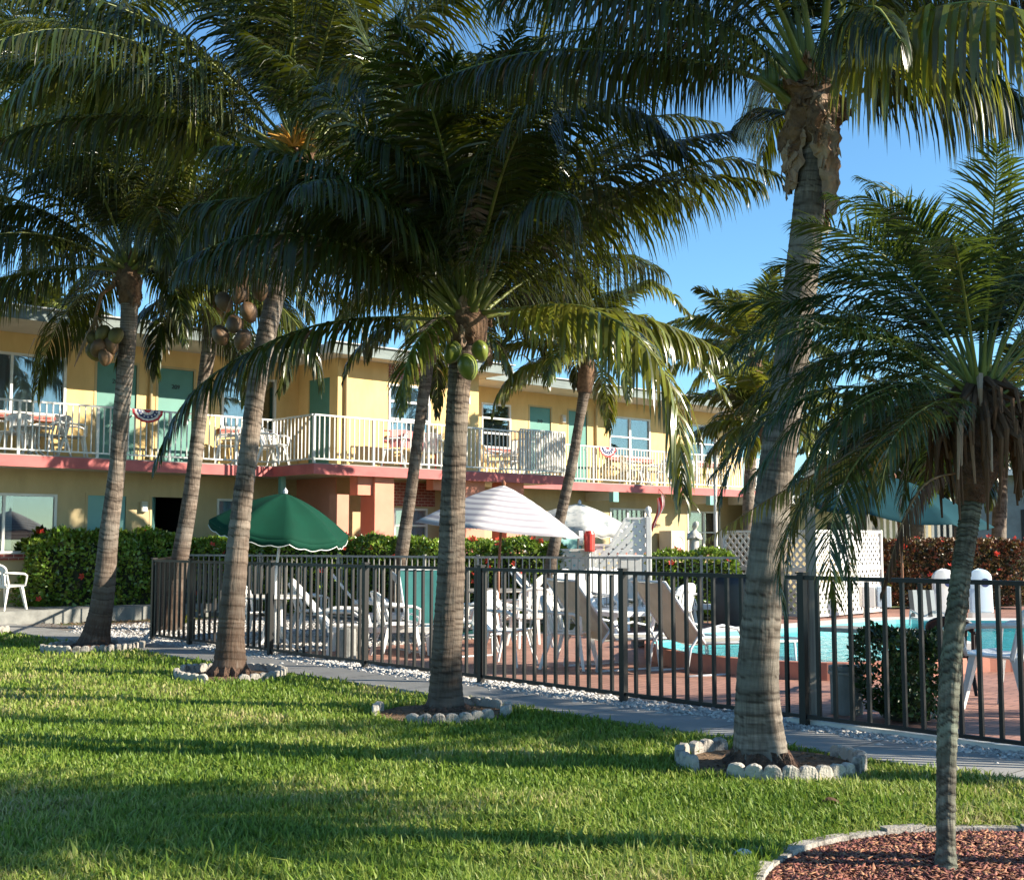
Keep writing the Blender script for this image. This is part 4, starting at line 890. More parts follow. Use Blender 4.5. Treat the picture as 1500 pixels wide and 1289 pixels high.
# ------------------------------------------------------------------ motel building (local x along the wall, local -y towards the viewer)
A0 = Vector((-7.39, 25.2, 0)); AU = Vector((math.cos(AD), math.sin(AD), 0)); AO = Vector((math.sin(AD), -math.cos(AD), 0))
def U(px, w=0.0):
    P = A0+AO*w; k = (px-CX)/F
    return (k*P.y-P.x)/(AU.x-k*AU.y)
motel = thing('motel_building', 'two storey yellow motel with coral balcony band and teal doors', 'building', A0, AD)
def wall(name, u0, u1, z0, z1, w, m, holes=(), th=.15, parent=motel):
    us = sorted({u0, u1, *[h[0] for h in holes], *[h[1] for h in holes]}); us = [x for x in us if u0 <= x <= u1]
    b = MB()
    for a, c in zip(us[:-1], us[1:]):
        mid = (a+c)/2; hs = sorted([(h[2], h[3]) for h in holes if h[0] < mid < h[1]])
        z = z0
        for h0_, h1_ in hs:
            if h0_ > z: b.box(a, c, -w, -w+th, z, h0_)
            z = h1_
        if z < z1: b.box(a, c, -w, -w+th, z, z1)
    return b.build(name, m, parent)
def box(name, m, x0, x1, y0, y1, z0, z1, parent=motel, bevel=0.0):
    b = MB(); b.box(x0, x1, y0, y1, z0, z1); return b.build(name, m, parent, bevel=bevel)
def window(u0, u1, z0, z1, w, parent=motel, kind='slider', sill='brick', curtain='curtain', cover=(0, 1)):
    fw = .05; y = -w
    f = MB()
    f.box(u0, u1, y-.02, y+.06, z1-fw, z1); f.box(u0, u1, y-.02, y+.06, z0, z0+fw)
    f.box(u0, u0+fw, y-.02, y+.06, z0+fw, z1-fw); f.box(u1-fw, u1, y-.02, y+.06, z0+fw, z1-fw)
    if kind == 'slider':
        c = (u0+u1)/2; f.box(c-.025, c+.025, y-.01, y+.05, z0+fw, z1-fw)
    elif kind == 'awning':
        for k in (1, 2): z = z0+(z1-z0)*k/3; f.box(u0+fw, u1-fw, y-.015, y+.05, z-.025, z+.025)
    elif kind == 'double':
        c = (u0+u1)/2; f.box(c-.04, c+.04, y-.01, y+.05, z0+fw, z1-fw)
        z = (z0+z1)/2; f.box(u0+fw, c-.04, y-.012, y+.05, z-.02, z+.02); f.box(c+.04, u1-fw, y-.012, y+.05, z-.02, z+.02)
    fo = f.build('window_frame', 'white', parent)
    g = MB(); g.box(u0+fw*.5, u1-fw*.5, y+.022, y+.03, z0+fw*.5, z1-fw*.5); g.build('pane', 'glass', fo)
    if curtain:
        q = MB(); a = u0+(u1-u0)*cover[0]; c = u0+(u1-u0)*cover[1]
        nf = 40; q.grid(lambda s, v: (a+(c-a)*s, y+.11+.02*math.sin(s*(c-a)*38), z0+v*(z1-z0)), int(max(20, (c-a)*46)), 1)
        q.build('curtain', curtain, fo, smooth=True)
    if sill:
        s = MB(); s.box(u0-.08, u1+.08, y-.09, y+.02, z0-.12, z0-.003); s.build('window_sill', sill, parent)
    return (u0, u1, z0, z1)
def door(u0, u1, z0, z1, w, m='teal', number=None, parent=motel, ajar=False):
    y = -w; fr = MB()
    fr.box(u0-.05, u0, y-.012, y+.05, z0, z1+.05); fr.box(u1, u1+.05, y-.012, y+.05, z0, z1+.05); fr.box(u0, u1, y-.012, y+.05, z1, z1+.05)
    d = MB()
    if not ajar: d.box(u0, u1, y+.02, y+.06, z0, z1)
    else: d.bar((u0+.02, y+.05, (z0+z1)/2), (u0+.36, y+.62, (z0+z1)/2), .04, z1-z0)
    do = d.build('door', m, parent); fr.build('door_frame', 'beige', do)
    h = MB(); h.tube([(u1-.08, y+.02, z0+1), (u1-.08, y-.04, z0+1)], [.012, .022], n=8)
    if not ajar: h.build('handle', 'fence_grey', do)
    if number:
        c = bpy.data.curves.new('door_number', 'FONT'); c.body = number; c.size = .13; c.extrude = .004; c.align_x = 'CENTER'; c.materials.append(MT['black'])
        tmp_ = bpy.data.objects.new('tmp_text', c); COL.objects.link(tmp_); bpy.context.view_layer.update(); me_ = bpy.data.meshes.new_from_object(tmp_.evaluated_get(bpy.context.evaluated_depsgraph_get())); bpy.data.objects.remove(tmp_); o = bpy.data.objects.new('door_number', me_); COL.objects.link(o); o.parent = do; o.location = ((u0+u1)/2, y+.012, z1-.42); o.rotation_euler = (PI/2, 0, 0)
    return (u0, u1, z0, z1)
def lamp(u, z, w, parent=motel):
    b = MB(); b.box(u-.07, u+.07, -w-.09, -w, z-.1, z+.12); o = b.build('wall_light', 'soffit', parent, bevel=.01)
    c = MB(); c.box(u-.05, u+.05, -w-.10, -w-.092, z-.08, z+.04); c.build('lamp_cover', 'blind', o)
ZF, ZW0, ZW1, ZS, ZT = 3.1, 3.97, 5.17, 5.57, 5.77
uL, uR = -6.5, U(1088)
uS = U(493, 1.6); uE = U(701, 1.6)
# upper main wall, left
H_ = []
H_.append(window(U(-75), U(92), ZW0, ZW1, 0, cover=(.1, .97)))
H_.append(door(U(137), U(137)+.86, ZF, ZW1, 0, number='208')); H_.append(door(U(228), U(280), ZF, ZW1, 0, number='209'))
H_.append(window(U(322), U(402), ZW0, ZW1, 0, cover=(0, .8)))
wall('upper_wall', uL, uS, ZF, ZS, 0, 'yellow', H_)
lamp(U(214), 4.95+.25, 0); lamp(U(640, 1.6)+.9, 4.9, 1.6)
# bay
bz = U(568, 1.6), U(629, 1.6)
Hb = [window(bz[0], bz[1], 3.9, 5.12, 1.6, kind='awning', curtain='blind')]
wall('upper_bay_wall', uS, uE, ZF, ZS, 1.6, 'yellow', Hb)
box('brick_panel', 'brick', bz[0], bz[1], -1.625, -1.6, 5.24, 5.56)
# side wall with door (faces left)
sw = MB(); 
for y0, y1, z0, z1 in ((-1.45, -1.28, ZF, ZS), (-.42, 0, ZF, ZS), (-1.28, -.42, ZW1, ZS)): sw.box(uS, uS+.15, y0, y1, z0, z1)
sw.build('upper_side_wall', 'yellow', motel)
sd_ = MB(); sd_.box(uS+.03, uS+.07, -1.28, -.42, ZF, ZW1); sdo = sd_.build('door', 'teal', motel)
hh_ = MB(); hh_.tube([(uS+.03, -1.2, 4.1), (uS-.03, -1.2, 4.1)], .015); hh_.build('handle', 'fence_grey', sdo)
sw = MB(); sw.box(uE-.15, uE, -1.45, 0, 0, ZS); sw.build('bay_return_wall', 'yellow', motel)
# upper right
H2 = [window(U(704)+.02, U(748), 3.95, 5.15, 0, kind='awning', curtain='curtain'), door(U(776), U(807), ZF, ZW1, 0, number='210'), door(U(833), U(860), ZF, ZW1, 0),
      window(U(893), U(953), 3.95, 5.15, 0, kind='double', cover=(.0, 1)), window(U(1005), U(1052), 3.95, 5.15, 0, kind='double')]
wall('upper_wall', uE, uR, ZF, ZS, 0, 'yellow', H2); lamp(U(824), 4.9, 0)
# ground left
H3 = [window(U(-75), U(84), 1.25, 2.42, 0, cover=(.1, .6)), door(U(129), U(185), .3, 2.42, 0, m='teal_light'), door(U(223), U(273), .3, 2.42, 0, m='teal_light', ajar=True),
      window(U(318), U(400), 1.25, 2.42, 0, curtain='blind')]
wall('lower_wall', uL, uS, 0, ZF-.2, 0, 'beige', H3); lamp(U(210), 2.2, 0)
# ground bay
Hg = [window(U(577, 1.6), U(626, 1.6), 1.05, 2.25, 1.6, kind='awning', curtain='blind', sill='white')]
wall('lower_bay_wall', uS, uE, 0, ZF-.2, 1.6, 'beige', Hg)
box('brick_panel', 'brick', U(575, 1.6), U(636, 1.6), -1.63, -1.602, 2.3, 2.85)
box('salmon_side_wall', 'salmon', uS-.02, uS-.002, -1.6, 0, 0, ZF-.2)
# ground right
H4 = [window(U(737), U(770), 1.2, 2.4, 0, curtain='curtain'), door(U(820), U(852), .25, 2.4, 0, m='teal_light'), window(U(893), U(945), 1.2, 2.45, 0, kind='double', curtain='curtain'),
      window(U(1006), U(1054), 1.1, 2.42, 0, kind='double', curtain='curtain')]
wall('lower_wall', uE, uR, 0, ZF-.2, 0, 'beige', H4)
# end wall, floors, ceilings, back
bk = 8.0
box('end_wall', 'beige', uR-.15, uR, .15, bk, 0, ZS); box('end_wall', 'beige', uL, uL+.15, .15, bk, 0, ZS)
box('back_wall', 'beige', uL, uR, bk, bk+.15, 0, ZS)
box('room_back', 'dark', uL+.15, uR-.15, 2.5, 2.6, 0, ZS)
box('floor_slab', 'soffit', uL, uR, .15, bk, ZF-.2, ZF-.03)
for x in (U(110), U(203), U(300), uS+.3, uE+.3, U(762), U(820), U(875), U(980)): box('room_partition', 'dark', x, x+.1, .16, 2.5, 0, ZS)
# roof slabs with fascia
def roof(u0, u1, y0, y1, nm='roof'):
    o = box(nm, 'roof', u0, u1, y0, y1, ZS+.14, ZT); box('soffit', 'soffit', u0+.02, u1-.02, y0+.02, y1-.02, ZS, ZS+.137, o); 
    f = MB(); f.box(u0-.03, u1+.03, y0-.03, y0-.002, ZS-.03, ZT-.03); f.build('fascia', 'fascia', o)
    g_ = MB(); g_.box(u0-.05, u1+.05, y0-.09, y0+.25, ZT+.002, ZT+.03); g_.build('roof_edge', 'roof', o)
    return o
roof(uL, uS-.6, -1.68, bk); roof(uS-.59, uE+.5, -2.25, bk); roof(uE+.51, uR+1.2, -1.3, bk)
for px_, w_ in ((208, 0), (497, 1.6), (868, 0), (985, 0)):
    x = U(px_, w_)+.12; b = MB(); b.tube([(x, -w_-.05, ZF+.01), (x, -w_-.05, ZS-.3), (x, -w_-.15, ZS-.02)], .035, n=8); b.build('downspout', 'beige', motel, smooth=True)
# balcony slabs
wA = 1.25; wM = 2.85; wR = .95
uj = U(400, wA); uc = U(465, wM); ue2 = U(828, wM)
def slab(u0, u1, w, nm='balcony_slab'):
    o = box(nm, 'soffit', u0, u1, -w+.02, -.001, ZF-.2, ZF-.07); box('balcony_floor', 'concrete', u0, u1, -w+.02, -.001, ZF-.067, ZF, o)
    return o
s1_ = slab(uL, uj, wA); 
box('coral_band', 'slab', uL, uj+.0, -wA, -wA+.018, ZF-.23, ZF-.02)
s2_ = slab(uj+.002, ue2, wM)
box('coral_band', 'slab', uj-.02, ue2+.02, -wM, -wM+.018, ZF-.23, ZF-.02); box('coral_band', 'slab', uj-.02, uj-.002, -wM+.02, -wA, ZF-.23, ZF-.02)
s3_ = slab(ue2+.002, uR, wR); box('coral_band', 'slab', ue2+.02, uR, -wR, -wR+.018, ZF-.23, ZF-.02)
for px in (897, 1038):
    x = U(px, wR); box('beam', 'soffit', x-.1, x+.1, -wR+.02, -.001, ZF-.47, ZF-.232); box('beam_end', 'teal_light', x-.11, x+.11, -wR-.14, -wR+.018, ZF-.52, ZF-.24)
# salmon pillars below the middle balcony
for px0, px1 in ((548, 576), (681, 709), (741, 766)):
    a, c = U(px0, wM-.25), U(px1, wM-.25); box('pillar', 'salmon', a, c, -wM+.22, -wM+.75, 0, ZF-.205)
box('lintel', 'salmon', uS-.1, U(548, wM-.25)-.002, -wM+.3, -wM+.6, ZF-.62, ZF-.205); box('lintel', 'salmon', U(576, wM-.25)+1.2, U(681, wM-.25)-.002, -wM+.35, -wM+.6, ZF-.45, ZF-.205)
a = U(496, wM-.25); box('pillar', 'salmon', a, a+.3, -wM+.3, -wM+.6, 0, ZF-.622)
x = U(416, wA); box('porch_post', 'teal_light', x-.06, x+.06, -wA+.03, -wA+.14, 0, ZF-.205)
# walkway plinth
box('walkway', 'bin', uL-2, uR, -1.7, -.002, -.05, .24)  # darker concrete colour stands in for the shade on the riser
# railings
def railing(p0, p1, nm='railing', hz=1.0, z=ZF, sp=.125, thick=.022, m='rail', parent=motel, posts=True, label=None):
    p0 = Vector((p0[0], p0[1], z)); p1 = Vector((p1[0], p1[1], z)); d = p1-p0; L = d.length; d.normalize()
    b = MB(); b.bar(p0+Vector((0, 0, hz)), p1+Vector((0, 0, hz)), .05, .035)
    ro = b.build(nm, m, parent); b = MB(); b.bar(p0+Vector((0, 0, .09)), p1+Vector((0, 0, .09)), .035, .03); b.build('bottom_rail', m, ro)
    n = int(L/sp); first = None
    for i in range(n+1):
        q = p0+d*(L*i/n); post = posts and i % 12 == 0
        if post:
            k = MB(); k.bar(Vector((0, 0, 0)), Vector((0, 0, hz-.02)), .05); o = k.build('post', m, ro, loc=q)
        elif first is None:
            k = MB(); k.bar(Vector((0, 0, .1)), Vector((0, 0, hz-.02)), thick); o = k.build('baluster', m, ro, loc=q); first = o
        else:
            o = first.copy(); COL.objects.link(o); o.location = q; o.parent = ro
    return ro
railing((uL, -wA+.06), (uj, -wA+.06)); railing((uj, -wA+.02), (uj, -wM+.08), sp=.13); railing((uj+.02, -wM+.06), (ue2, -wM+.06)); 
railing((ue2-.02, -wM+.1), (ue2-.02, -wR)); railing((ue2+.05, -wR+.06), (uR, -wR+.06))
# denser white privacy railing in front of the middle section
railing((U(762, wM), -wM-.0), (U(828, wM)-.02, -wM-.0), hz=1.06, sp=.085, thick=.04, posts=False)
# far single storey wing and far grey building
wing = thing('far_wing', 'low beige motel wing with white eave seen beyond the lattice screen', 'building', (8.6, 38, 0), .25)
box('wing_wall', 'beige', -1.2, 5.5, 0, .2, 0, 2.6, wing); box('wing_roof', 'white', -1.5, 6.2, -1.0, 6, 2.65, 2.9, wing); box('wing_side_wall', 'beige', 5.3, 5.5, .2, 6, 0, 2.6, wing)
b = MB(); b.box(1.6, 3.3, -.03, -.003, 1.2, 2.1); b.build('dark_window', 'dark', wing)
fb = thing('far_building', 'grey two storey building far behind the right palms', 'building', (19, 50, 0), -.1)
box('wall', 'brickroof', -6, 14, 0, 8, 0, 4.2, fb); 
b = MB(); b.add([(-6.6, -.8, 4.2), (14.6, -.8, 4.2), (14.6, 8.8, 4.2), (-6.6, 8.8, 4.2), (-3, 4, 4.9), (11, 4, 4.9)], [(0, 1, 5, 4), (1, 2, 5), (2, 3, 4, 5), (3, 0, 4), (3, 2, 1, 0)]); b.build('roof', 'fascia', fb)
for k in range(5): box('window', 'dark', -4.5+k*3.4, -3+k*3.4, -.04, -.003, 1.4, 2.8, fb)
fr_ = thing('white_railing', 'white railing of a far stairway above the red hedge', 'railing', (0, 0, 0))
a = V(1288, 800, 33); c = V(1402, 800, 33)
railing((a.x, a.y), (c.x, c.y), nm='railing_run', z=1.35, hz=1.1, sp=.16, thick=.06, parent=fr_, posts=False)
railing((a.x, a.y), (V(1255, 800, 35).x, 36), nm='railing_run', z=1.5, hz=1.1, sp=.16, thick=.06, parent=fr_, posts=False)
b = MB(); b.box(a.x-.5, c.x+.3, a.y+.1, a.y+2.5, 1.1, 1.33); b.build('stair_landing', 'white', fr_)
b = MB(); b.box(a.x, c.x, a.y+.4, a.y+.6, 0, 1.1); b.build('landing_wall', 'beige', fr_)
# bunting fans on the balcony rails (top level)
def bunting(px, w, label, wd=.62, u=None):
    x = U(px, w); y = -w-.02
    base = A0+AU*x+AO*(w+.03)+Vector((0, 0, ZF+1.0))
    root = thing('patriotic_bunting', label, 'bunting', base, AD, 'patriotic buntings on the balcony rails')
    def fan(r0, r1, m, nm):
        b = MB(); b.grid(lambda s, v: (math.cos(PI+PI*s)*wd*(r0+(r1-r0)*v), -.012-.012*math.sin(s*PI*14)*(r0+(r1-r0)*v), math.sin(PI+PI*s)*wd*.78*(r0+(r1-r0)*v)), 84, 2)
        return b.build(nm, m, root, smooth=True)
    fan(.02, .22, 'redcloth', 'red_centre'); fan(.22, .42, 'whitecloth', 'inner_white_band'); bl = fan(.42, .70, 'blue', 'blue_band'); fan(.70, .84, 'whitecloth', 'outer_white_band'); fan(.84, 1.0, 'redcloth', 'red_border')
    for k in range(7):
        t = PI+PI*(k+.5)/7; b = MB(); c = Vector((math.cos(t)*wd*.56, -.032, math.sin(t)*wd*.78*.56)); vs = [c]
        for j in range(10):
            rr_ = .030 if j % 2 == 0 else .012; q = PI/2+2*PI*j/10; vs.append(c+Vector((math.cos(q)*rr_, 0, math.sin(q)*rr_)))
        b.add(vs, [(0, 1+j, 1+(j+1) % 10) for j in range(10)]); b.build('star', 'whitecloth', bl)
bunting(212, wA, 'red white and blue bunting fan on the left balcony rail below the teal door', .33)
bunting(889, wR, 'red white and blue bunting fan on the right balcony rail', .36)

# ------------------------------------------------------------------ front pool fence
fence = thing('pool_fence', 'dark metal picket fence between the footpath and the pool deck', 'fence', F0)
def fence_run(root, P0, P1, postS, m, h=1.2, sp=.148, pw=.022, post=.05, top=.045, mid=False, postz=.03):
    P0 = Vector(P0); P1 = Vector(P1); d = (P1-P0); L = d.length; d.normalize(); o0 = root.location
    b = MB(); b.bar(P0-o0+Vector((0, 0, h)), P1-o0+Vector((0, 0, h)), top, top*.75); b.build('rail', m, root)
    b = MB(); b.bar(P0-o0+Vector((0, 0, .085)), P1-o0+Vector((0, 0, .085)), .032, .03); b.build('rail', m, root)
    if mid: b = MB(); b.bar(P0-o0+Vector((0, 0, h-.14)), P1-o0+Vector((0, 0, h-.14)), .03, .025); b.build('rail', m, root)
    first = None; fp = None; n = int(L/sp)
    for s in postS:
        if fp is None: k = MB(); k.bar((0, 0, -.05), (0, 0, h+postz), post); k.box(-post*.65, post*.65, -post*.65, post*.65, h+postz+.001, h+postz+.014); fp = k.build('post', m, root); o = fp
        else: o = fp.copy(); COL.objects.link(o); o.parent = root
        o.location = P0-o0+d*s; o.rotation_euler = (0, 0, math.atan2(d.y, d.x))
    for i in range(n):
        s = (i+.5)*L/n
        if any(abs(s-q) < sp*.35 for q in postS): continue
        if first is None: k = MB(); k.bar((0, 0, .1), (0, 0, h-.015), pw); first = k.build('picket', m, root); o = first
        else: o = first.copy(); COL.objects.link(o); o.parent = root
        o.location = P0-o0+d*s; o.rotation_euler = (0, 0, math.atan2(d.y, d.x)+random.uniform(-.02, .02))
        o.scale = (1, 1, random.uniform(.995, 1.003))
Pa = FP(-2.75, 0); Pb = FP(11.41, 0)
fence_run(fence, Pa, Pb, [2.75+s for s in (-2.04, 0, 1.95, 3.95, 6.01, 8.09, 10.26, 11.41)], 'fence', sp=.149, pw=.029, post=.06)
cornr = G(262, 901)
fs_ = thing('pool_fence', 'short dark side run of the pool fence at its left corner', 'fence', Pb)
fence_run(fs_, Pb, cornr, [(cornr-Pb).length], 'fence', sp=.149, mid=False)
bp = [G(262, 901), V(380, 900, 23.6).xy.to_3d(), V(700, 900, 21.1).xy.to_3d(), V(1085, 900, 20.3).xy.to_3d()]
for i, lb in enumerate(('left stretch of the grey back fence before the hedge', 'middle stretch of the grey back fence behind the white loungers', 'right stretch of the grey back fence below the lattice gate')):
    L_ = (bp[i+1]-bp[i]).length; r_o = thing('back_fence', lb, 'fence', bp[i], 0, 'grey fence along the back of the pool deck')
    fence_run(r_o, bp[i], bp[i+1], [0.0]+[1.95*(k+1) for k in range(int(L_/1.95))], 'fence_grey', sp=.122, pw=.018, post=.045, top=.05, h=1.21)
b = MB(); b.bar((0, 0, -.02), (0, 0, 2.15), .07); pst = tag(b.build('wooden_post', 'post', loc=FP(-.02, .11)), 'tall weathered grey post standing against the pool fence', 'post')
b = MB(); b.tube([(.05, 0, 1.98), (.16, .02, 2.0), (.24, .03, 1.92), (.27, .03, 1.8)], .014); b.build('lamp_arm', 'alu', pst, smooth=True)

# ------------------------------------------------------------------ pool
def poly_thing(pix, z): return [G(x, y, z) for x, y in pix]
PP = [(948, 940), (985, 930), (1060, 925), (1150, 920), (1240, 913), (1320, 906), (1430, 909), (1620, 909), (1640, 960), (1440, 957), (1380, 962), (1290, 968), (1200, 970), (1080, 963), (990, 953)]
PL = [Vector((p.x, p.y, 0)) for p in poly_thing(PP, .2)]
ctr = sum(PL, Vector())/len(PL)
pool = thing('swimming_pool', 'turquoise swimming pool with white coping and terracotta curb', 'pool', (ctr.x, ctr.y, 0))
def smoothp(P, it=2):
    for _ in range(it):
        Q = []
        for i in range(len(P)):
            a, c = P[i], P[(i+1) % len(P)]; Q += [a*.75+c*.25, a*.25+c*.75]
        P = Q
    return P
S_ = smoothp(PL); n = len(S_)
def offs(P, d):
    out = []
    for i in range(len(P)):
        t = (P[(i+1) % len(P)]-P[i-1]).normalized(); nn = Vector((t.y, -t.x, 0))
        if (P[i]+nn*.01-ctr).length < (P[i]-ctr).length: nn = -nn
        out.append(P[i]+nn*d)
    return out
O1 = offs(S_, .12); far_ = [p.y > ctr.y+.3 for p in S_]; O2 = offs(S_, .62)
def ring(A, B, za, zb, m, nm, par=pool):
    b = MB(); vs = [Vector((p.x-ctr.x, p.y-ctr.y, za)) for p in A]+[Vector((p.x-ctr.x, p.y-ctr.y, zb)) for p in B]
    b.add(vs, [(i, (i+1) % n, n+(i+1) % n, n+i) for i in range(n)]); return b.build(nm, m, par)
def seg_ring(A, B, za, zb, m, nm, want):
    vs = [Vector((p.x-ctr.x, p.y-ctr.y, za)) for p in A]+[Vector((p.x-ctr.x, p.y-ctr.y, zb)) for p in B]
    fs = [(i, (i+1) % n, n+(i+1) % n, n+i) for i in range(n) if far_[i] == want]; us = sorted({k for f in fs for k in f}); mp_ = {k: i for i, k in enumerate(us)}
    b = MB(); b.add([vs[k] for k in us], [tuple(mp_[k] for k in f) for f in fs]); return b.build(nm, m, pool)
seg_ring(S_, O1, .2, .2, 'terra', 'near_coping', False); seg_ring(O1, O1, .2, .0, 'terra', 'curb_face', False)
seg_ring(S_, O2, .2, .2, 'coping', 'far_coping', True); seg_ring(O2, O2, .2, .0, 'coping', 'far_curb_face', True); ring(S_, S_, .2, -.5, 'pooltile', 'pool_wall')
b = MB(); b.add([Vector((p.x-ctr.x, p.y-ctr.y, -.0)) for p in S_], [tuple(range(n))]); b.build('pool_floor', 'pooltile', pool).location.z = .02
b = MB(); b.add([Vector((p.x-ctr.x, p.y-ctr.y, 0)) for p in S_], [tuple(range(n))]); b.build('water', 'water', pool).location.z = .13
# near edge terracotta lip
# diving board
db = thing('diving_board', 'flat grey diving board reaching over the pool', 'diving board', V(1395, 926, 14.3).xy.to_3d())
a = V(1216, 920, 15.2); c = V(1402, 930, 13.9)
o0 = db.location
b = MB(); b.bar(a-o0, c-o0, .5, .055); b.build('board', 'bin', db, bevel=.01)
b = MB(); b.box(c.x-o0.x-.25, c.x-o0.x+.1, c.y-o0.y-.25, c.y-o0.y+.25, 0, a.z-.04 if a.z > .1 else .3); b.build('stand', 'white', db, bevel=.02)

# ------------------------------------------------------------------ furniture prototypes (seat faces +x)
def slat_back(w, h, x0, lean, m, root, nm='backrest', n=6, z0=.42, top=.10, curve=.05):
    b = MB(); z1 = z0+h
    def pt(y, z, dx=0): return Vector((x0-lean*(z-z0)+curve*(2*y/w)**2*1.0+dx, y, z))
    # outline rim
    pts = [pt(-w/2, z0)]+[pt(-w/2*math.cos(t), z1-top+top*math.sin(t)) for t in np.linspace(0, PI, 11)]+[pt(w/2, z0)]
    b.tube(pts, .018, n=6)
    b.bar(pt(-w/2, z0), pt(w/2, z0), .03, .035)
    for i in range(n):
        y = -w/2+w*(i+1)/(n+1); zz = z1-top+top*math.sqrt(max(0, 1-(2*y/w)**2))
        b.bar(pt(y*.8, z0), pt(y, zz-.01), .010, w/(n+1)*.62, up=Vector((0, 1, 0)))
    def band(u, v):
        y = (u-.5)*w*.96; zt = z1-top+top*math.sqrt(max(0, 1-(2*y/w)**2)); return pt(y, zt-.10*v*(1.0))
    b.grid(band, 12, 2)
    return b.build(nm, m, root, solid=.006)
def make_monobloc(label, m='plastic'):
    t = thing('plastic_chair', label, 'chair')
    b = MB(); b.grid(lambda u, v: (-.22+.46*u, (-.24+.48*v)*(1-.10*(1-u)), .43-.03*math.sin(PI*u)*math.sin(PI*v)+.02*(u > .92)), 10, 8); b.build('seat', m, t, solid=.014)
    slat_back(.46, .42, -.22, .28, m, t)
    for sx, sy in ((1, 1), (1, -1), (-1, 1), (-1, -1)):
        b = MB(); a = Vector((.2*sx, .21*sy, .43)); c = Vector((.27*sx-(.04 if sx < 0 else 0), .26*sy, 0))
        q = (c-a); b.grid(lambda u, v: (a+q*u+Vector((-sx*.055*(v if v < .5 else .5)*2*(1-.5*u), -sy*.055*((v-.5)*2 if v > .5 else 0)*(1-.5*u)+0, 0)) if True else None), 6, 4); b.build('leg', m, t, solid=.008)
    for sy in (1, -1):
        b = MB(); b.tube([(-.31, .25*sy, .68), (-.1, .275*sy, .67), (.14, .275*sy, .655), (.22, .27*sy, .62), (.22, .25*sy, .5), (.21, .23*sy, .42)], [.016, .022, .022, .02, .016, .016], n=7); b.build('armrest', m, t, smooth=True)
    return t
def make_chaise(label, ang=50, m='plastic'):
    t = thing('plastic_chaise', label, 'sun lounger'); a = math.radians(ang)
    b = MB()
    b.box(-.25, 1.05, -.33, -.29, .29, .36); b.box(-.25, 1.05, .29, .33, .29, .36); b.box(1.05, 1.09, -.33, .33, .29, .36)
    for k in range(12): x = -.2+k*.105; b.box(x, x+.085, -.29, .29, .335, .355)
    b.build('seat', m, t, bevel=.006)
    b = MB(); hx, hz = -.25, .35; L = .78
    b.grid(lambda u, v: (hx-L*u*math.cos(a), (v-.5)*.60*(1-.35*max(0, u-.8)/.2*abs(2*v-1)*0)*math.sqrt(max(.08, 1-max(0, (u-.82)/.18)**2)), hz+L*u*math.sin(a)+.02*math.sin(v*PI)), 16, 10); b.build('backrest', m, t, solid=.02)
    for x, y in ((-.2, -.31), (-.2, .31), (.98, -.31), (.98, .31)):
        b = MB(); b.bar((x, y, .3), (x+(.04 if x > 0 else -.04), y*1.05, 0), .05, .06); b.build('leg', m, t, bevel=.006)
    for sy in (1, -1):
        b = MB(); b.tube([(-.42, .34*sy, .52), (-.2, .35*sy, .56), (.05, .35*sy, .55), (.2, .345*sy, .46), (.24, .33*sy, .33)], [.02, .028, .028, .024, .02], n=7); b.build('armrest', m, t, smooth=True)
    return t
def make_sling(label, ang=52, m='sling'):
    t = thing('sling_lounger', label, 'sun lounger'); a = math.radians(ang)
    for sy in (1, -1):
        b = MB(); y = .31*sy; b.tube([(-.3, y, .34), (.5, y, .33), (1.15, y, .31)], .014, n=7)
        b.tube([(-.3, y, .34), (-.3-.8*math.cos(a), y, .34+.8*math.sin(a))], .014, n=7)
        b.tube([(-.55, y*1.05, .02), (-.5, y*1.08, .3), (-.35, y*1.1, .48), (-.1, y*1.1, .52), (.1, y*1.1, .48), (.22, y*1.08, .3), (.26, y*1.05, .02), (-.15, y*1.05, .015), (-.55, y*1.05, .02)], .014, n=7)
        b.build('side_frame', 'alu', t, smooth=True)
    b = MB(); b.tube([(1.15, -.31, .31), (1.22, 0, .31), (1.15, .31, .31)], .014, n=7); b.build('end_bar', 'alu', t, smooth=True)
    b = MB(); b.tube([(.9, -.31, .3), (.92, -.31, .02), (.92, .31, .02), (.9, .31, .3)], .014, n=7); b.build('foot_loop', 'alu', t, smooth=True)
    b = MB(); b.tube([(-.3-.8*math.cos(a), -.31, .34+.8*math.sin(a)), (-.3-.8*math.cos(a), .31, .34+.8*math.sin(a))], .014, n=7); b.build('head_bar', 'alu', t, smooth=True)
    b = MB(); b.grid(lambda u, v: (-.28+1.42*u, (v-.5)*.58, .335-.03*u-.035*math.sin(PI*v)), 10, 6); b.build('seat_sling', m, t, solid=.004)
    b = MB(); b.grid(lambda u, v: (-.3-.8*u*math.cos(a)+.035*math.sin(PI*v)*math.sin(a)*-1, (v-.5)*.6, .34+.8*u*math.sin(a)-.03*math.sin(PI*v)*math.cos(a)), 10, 6); b.build('back_sling', m, t, solid=.004)
    return t
def make_table(label, r=.5, h=.72, m='plastic', nm='round_table', cat='table'):
    t = thing(nm, label, cat)
    b = MB(); b.lathe([(.001, h-.03), (r-.02, h-.03), (r, h-.02), (r, h-.005), (r-.015, h), (.001, h)], n=36); b.build('tabletop', m, t, smooth=False)
    for k in range(4):
        q = PI/4+k*PI/2; cs, sn = math.cos(q), math.sin(q)
        b = MB(); b.tube([(.12*cs, .12*sn, h-.04), (.13*cs, .13*sn, .32), (.2*cs, .2*sn, .12), (r*.75*cs, r*.75*sn, .01)], [.03, .026, .026, .022], n=7); b.build('leg', m, t, smooth=True)
    return t
mono = make_monobloc('x'); um = [False]; cha = make_chaise('x'); uc_ = [False]; sli = make_sling('x'); us_ = [False]; tab = make_table('x'); ut = [False]
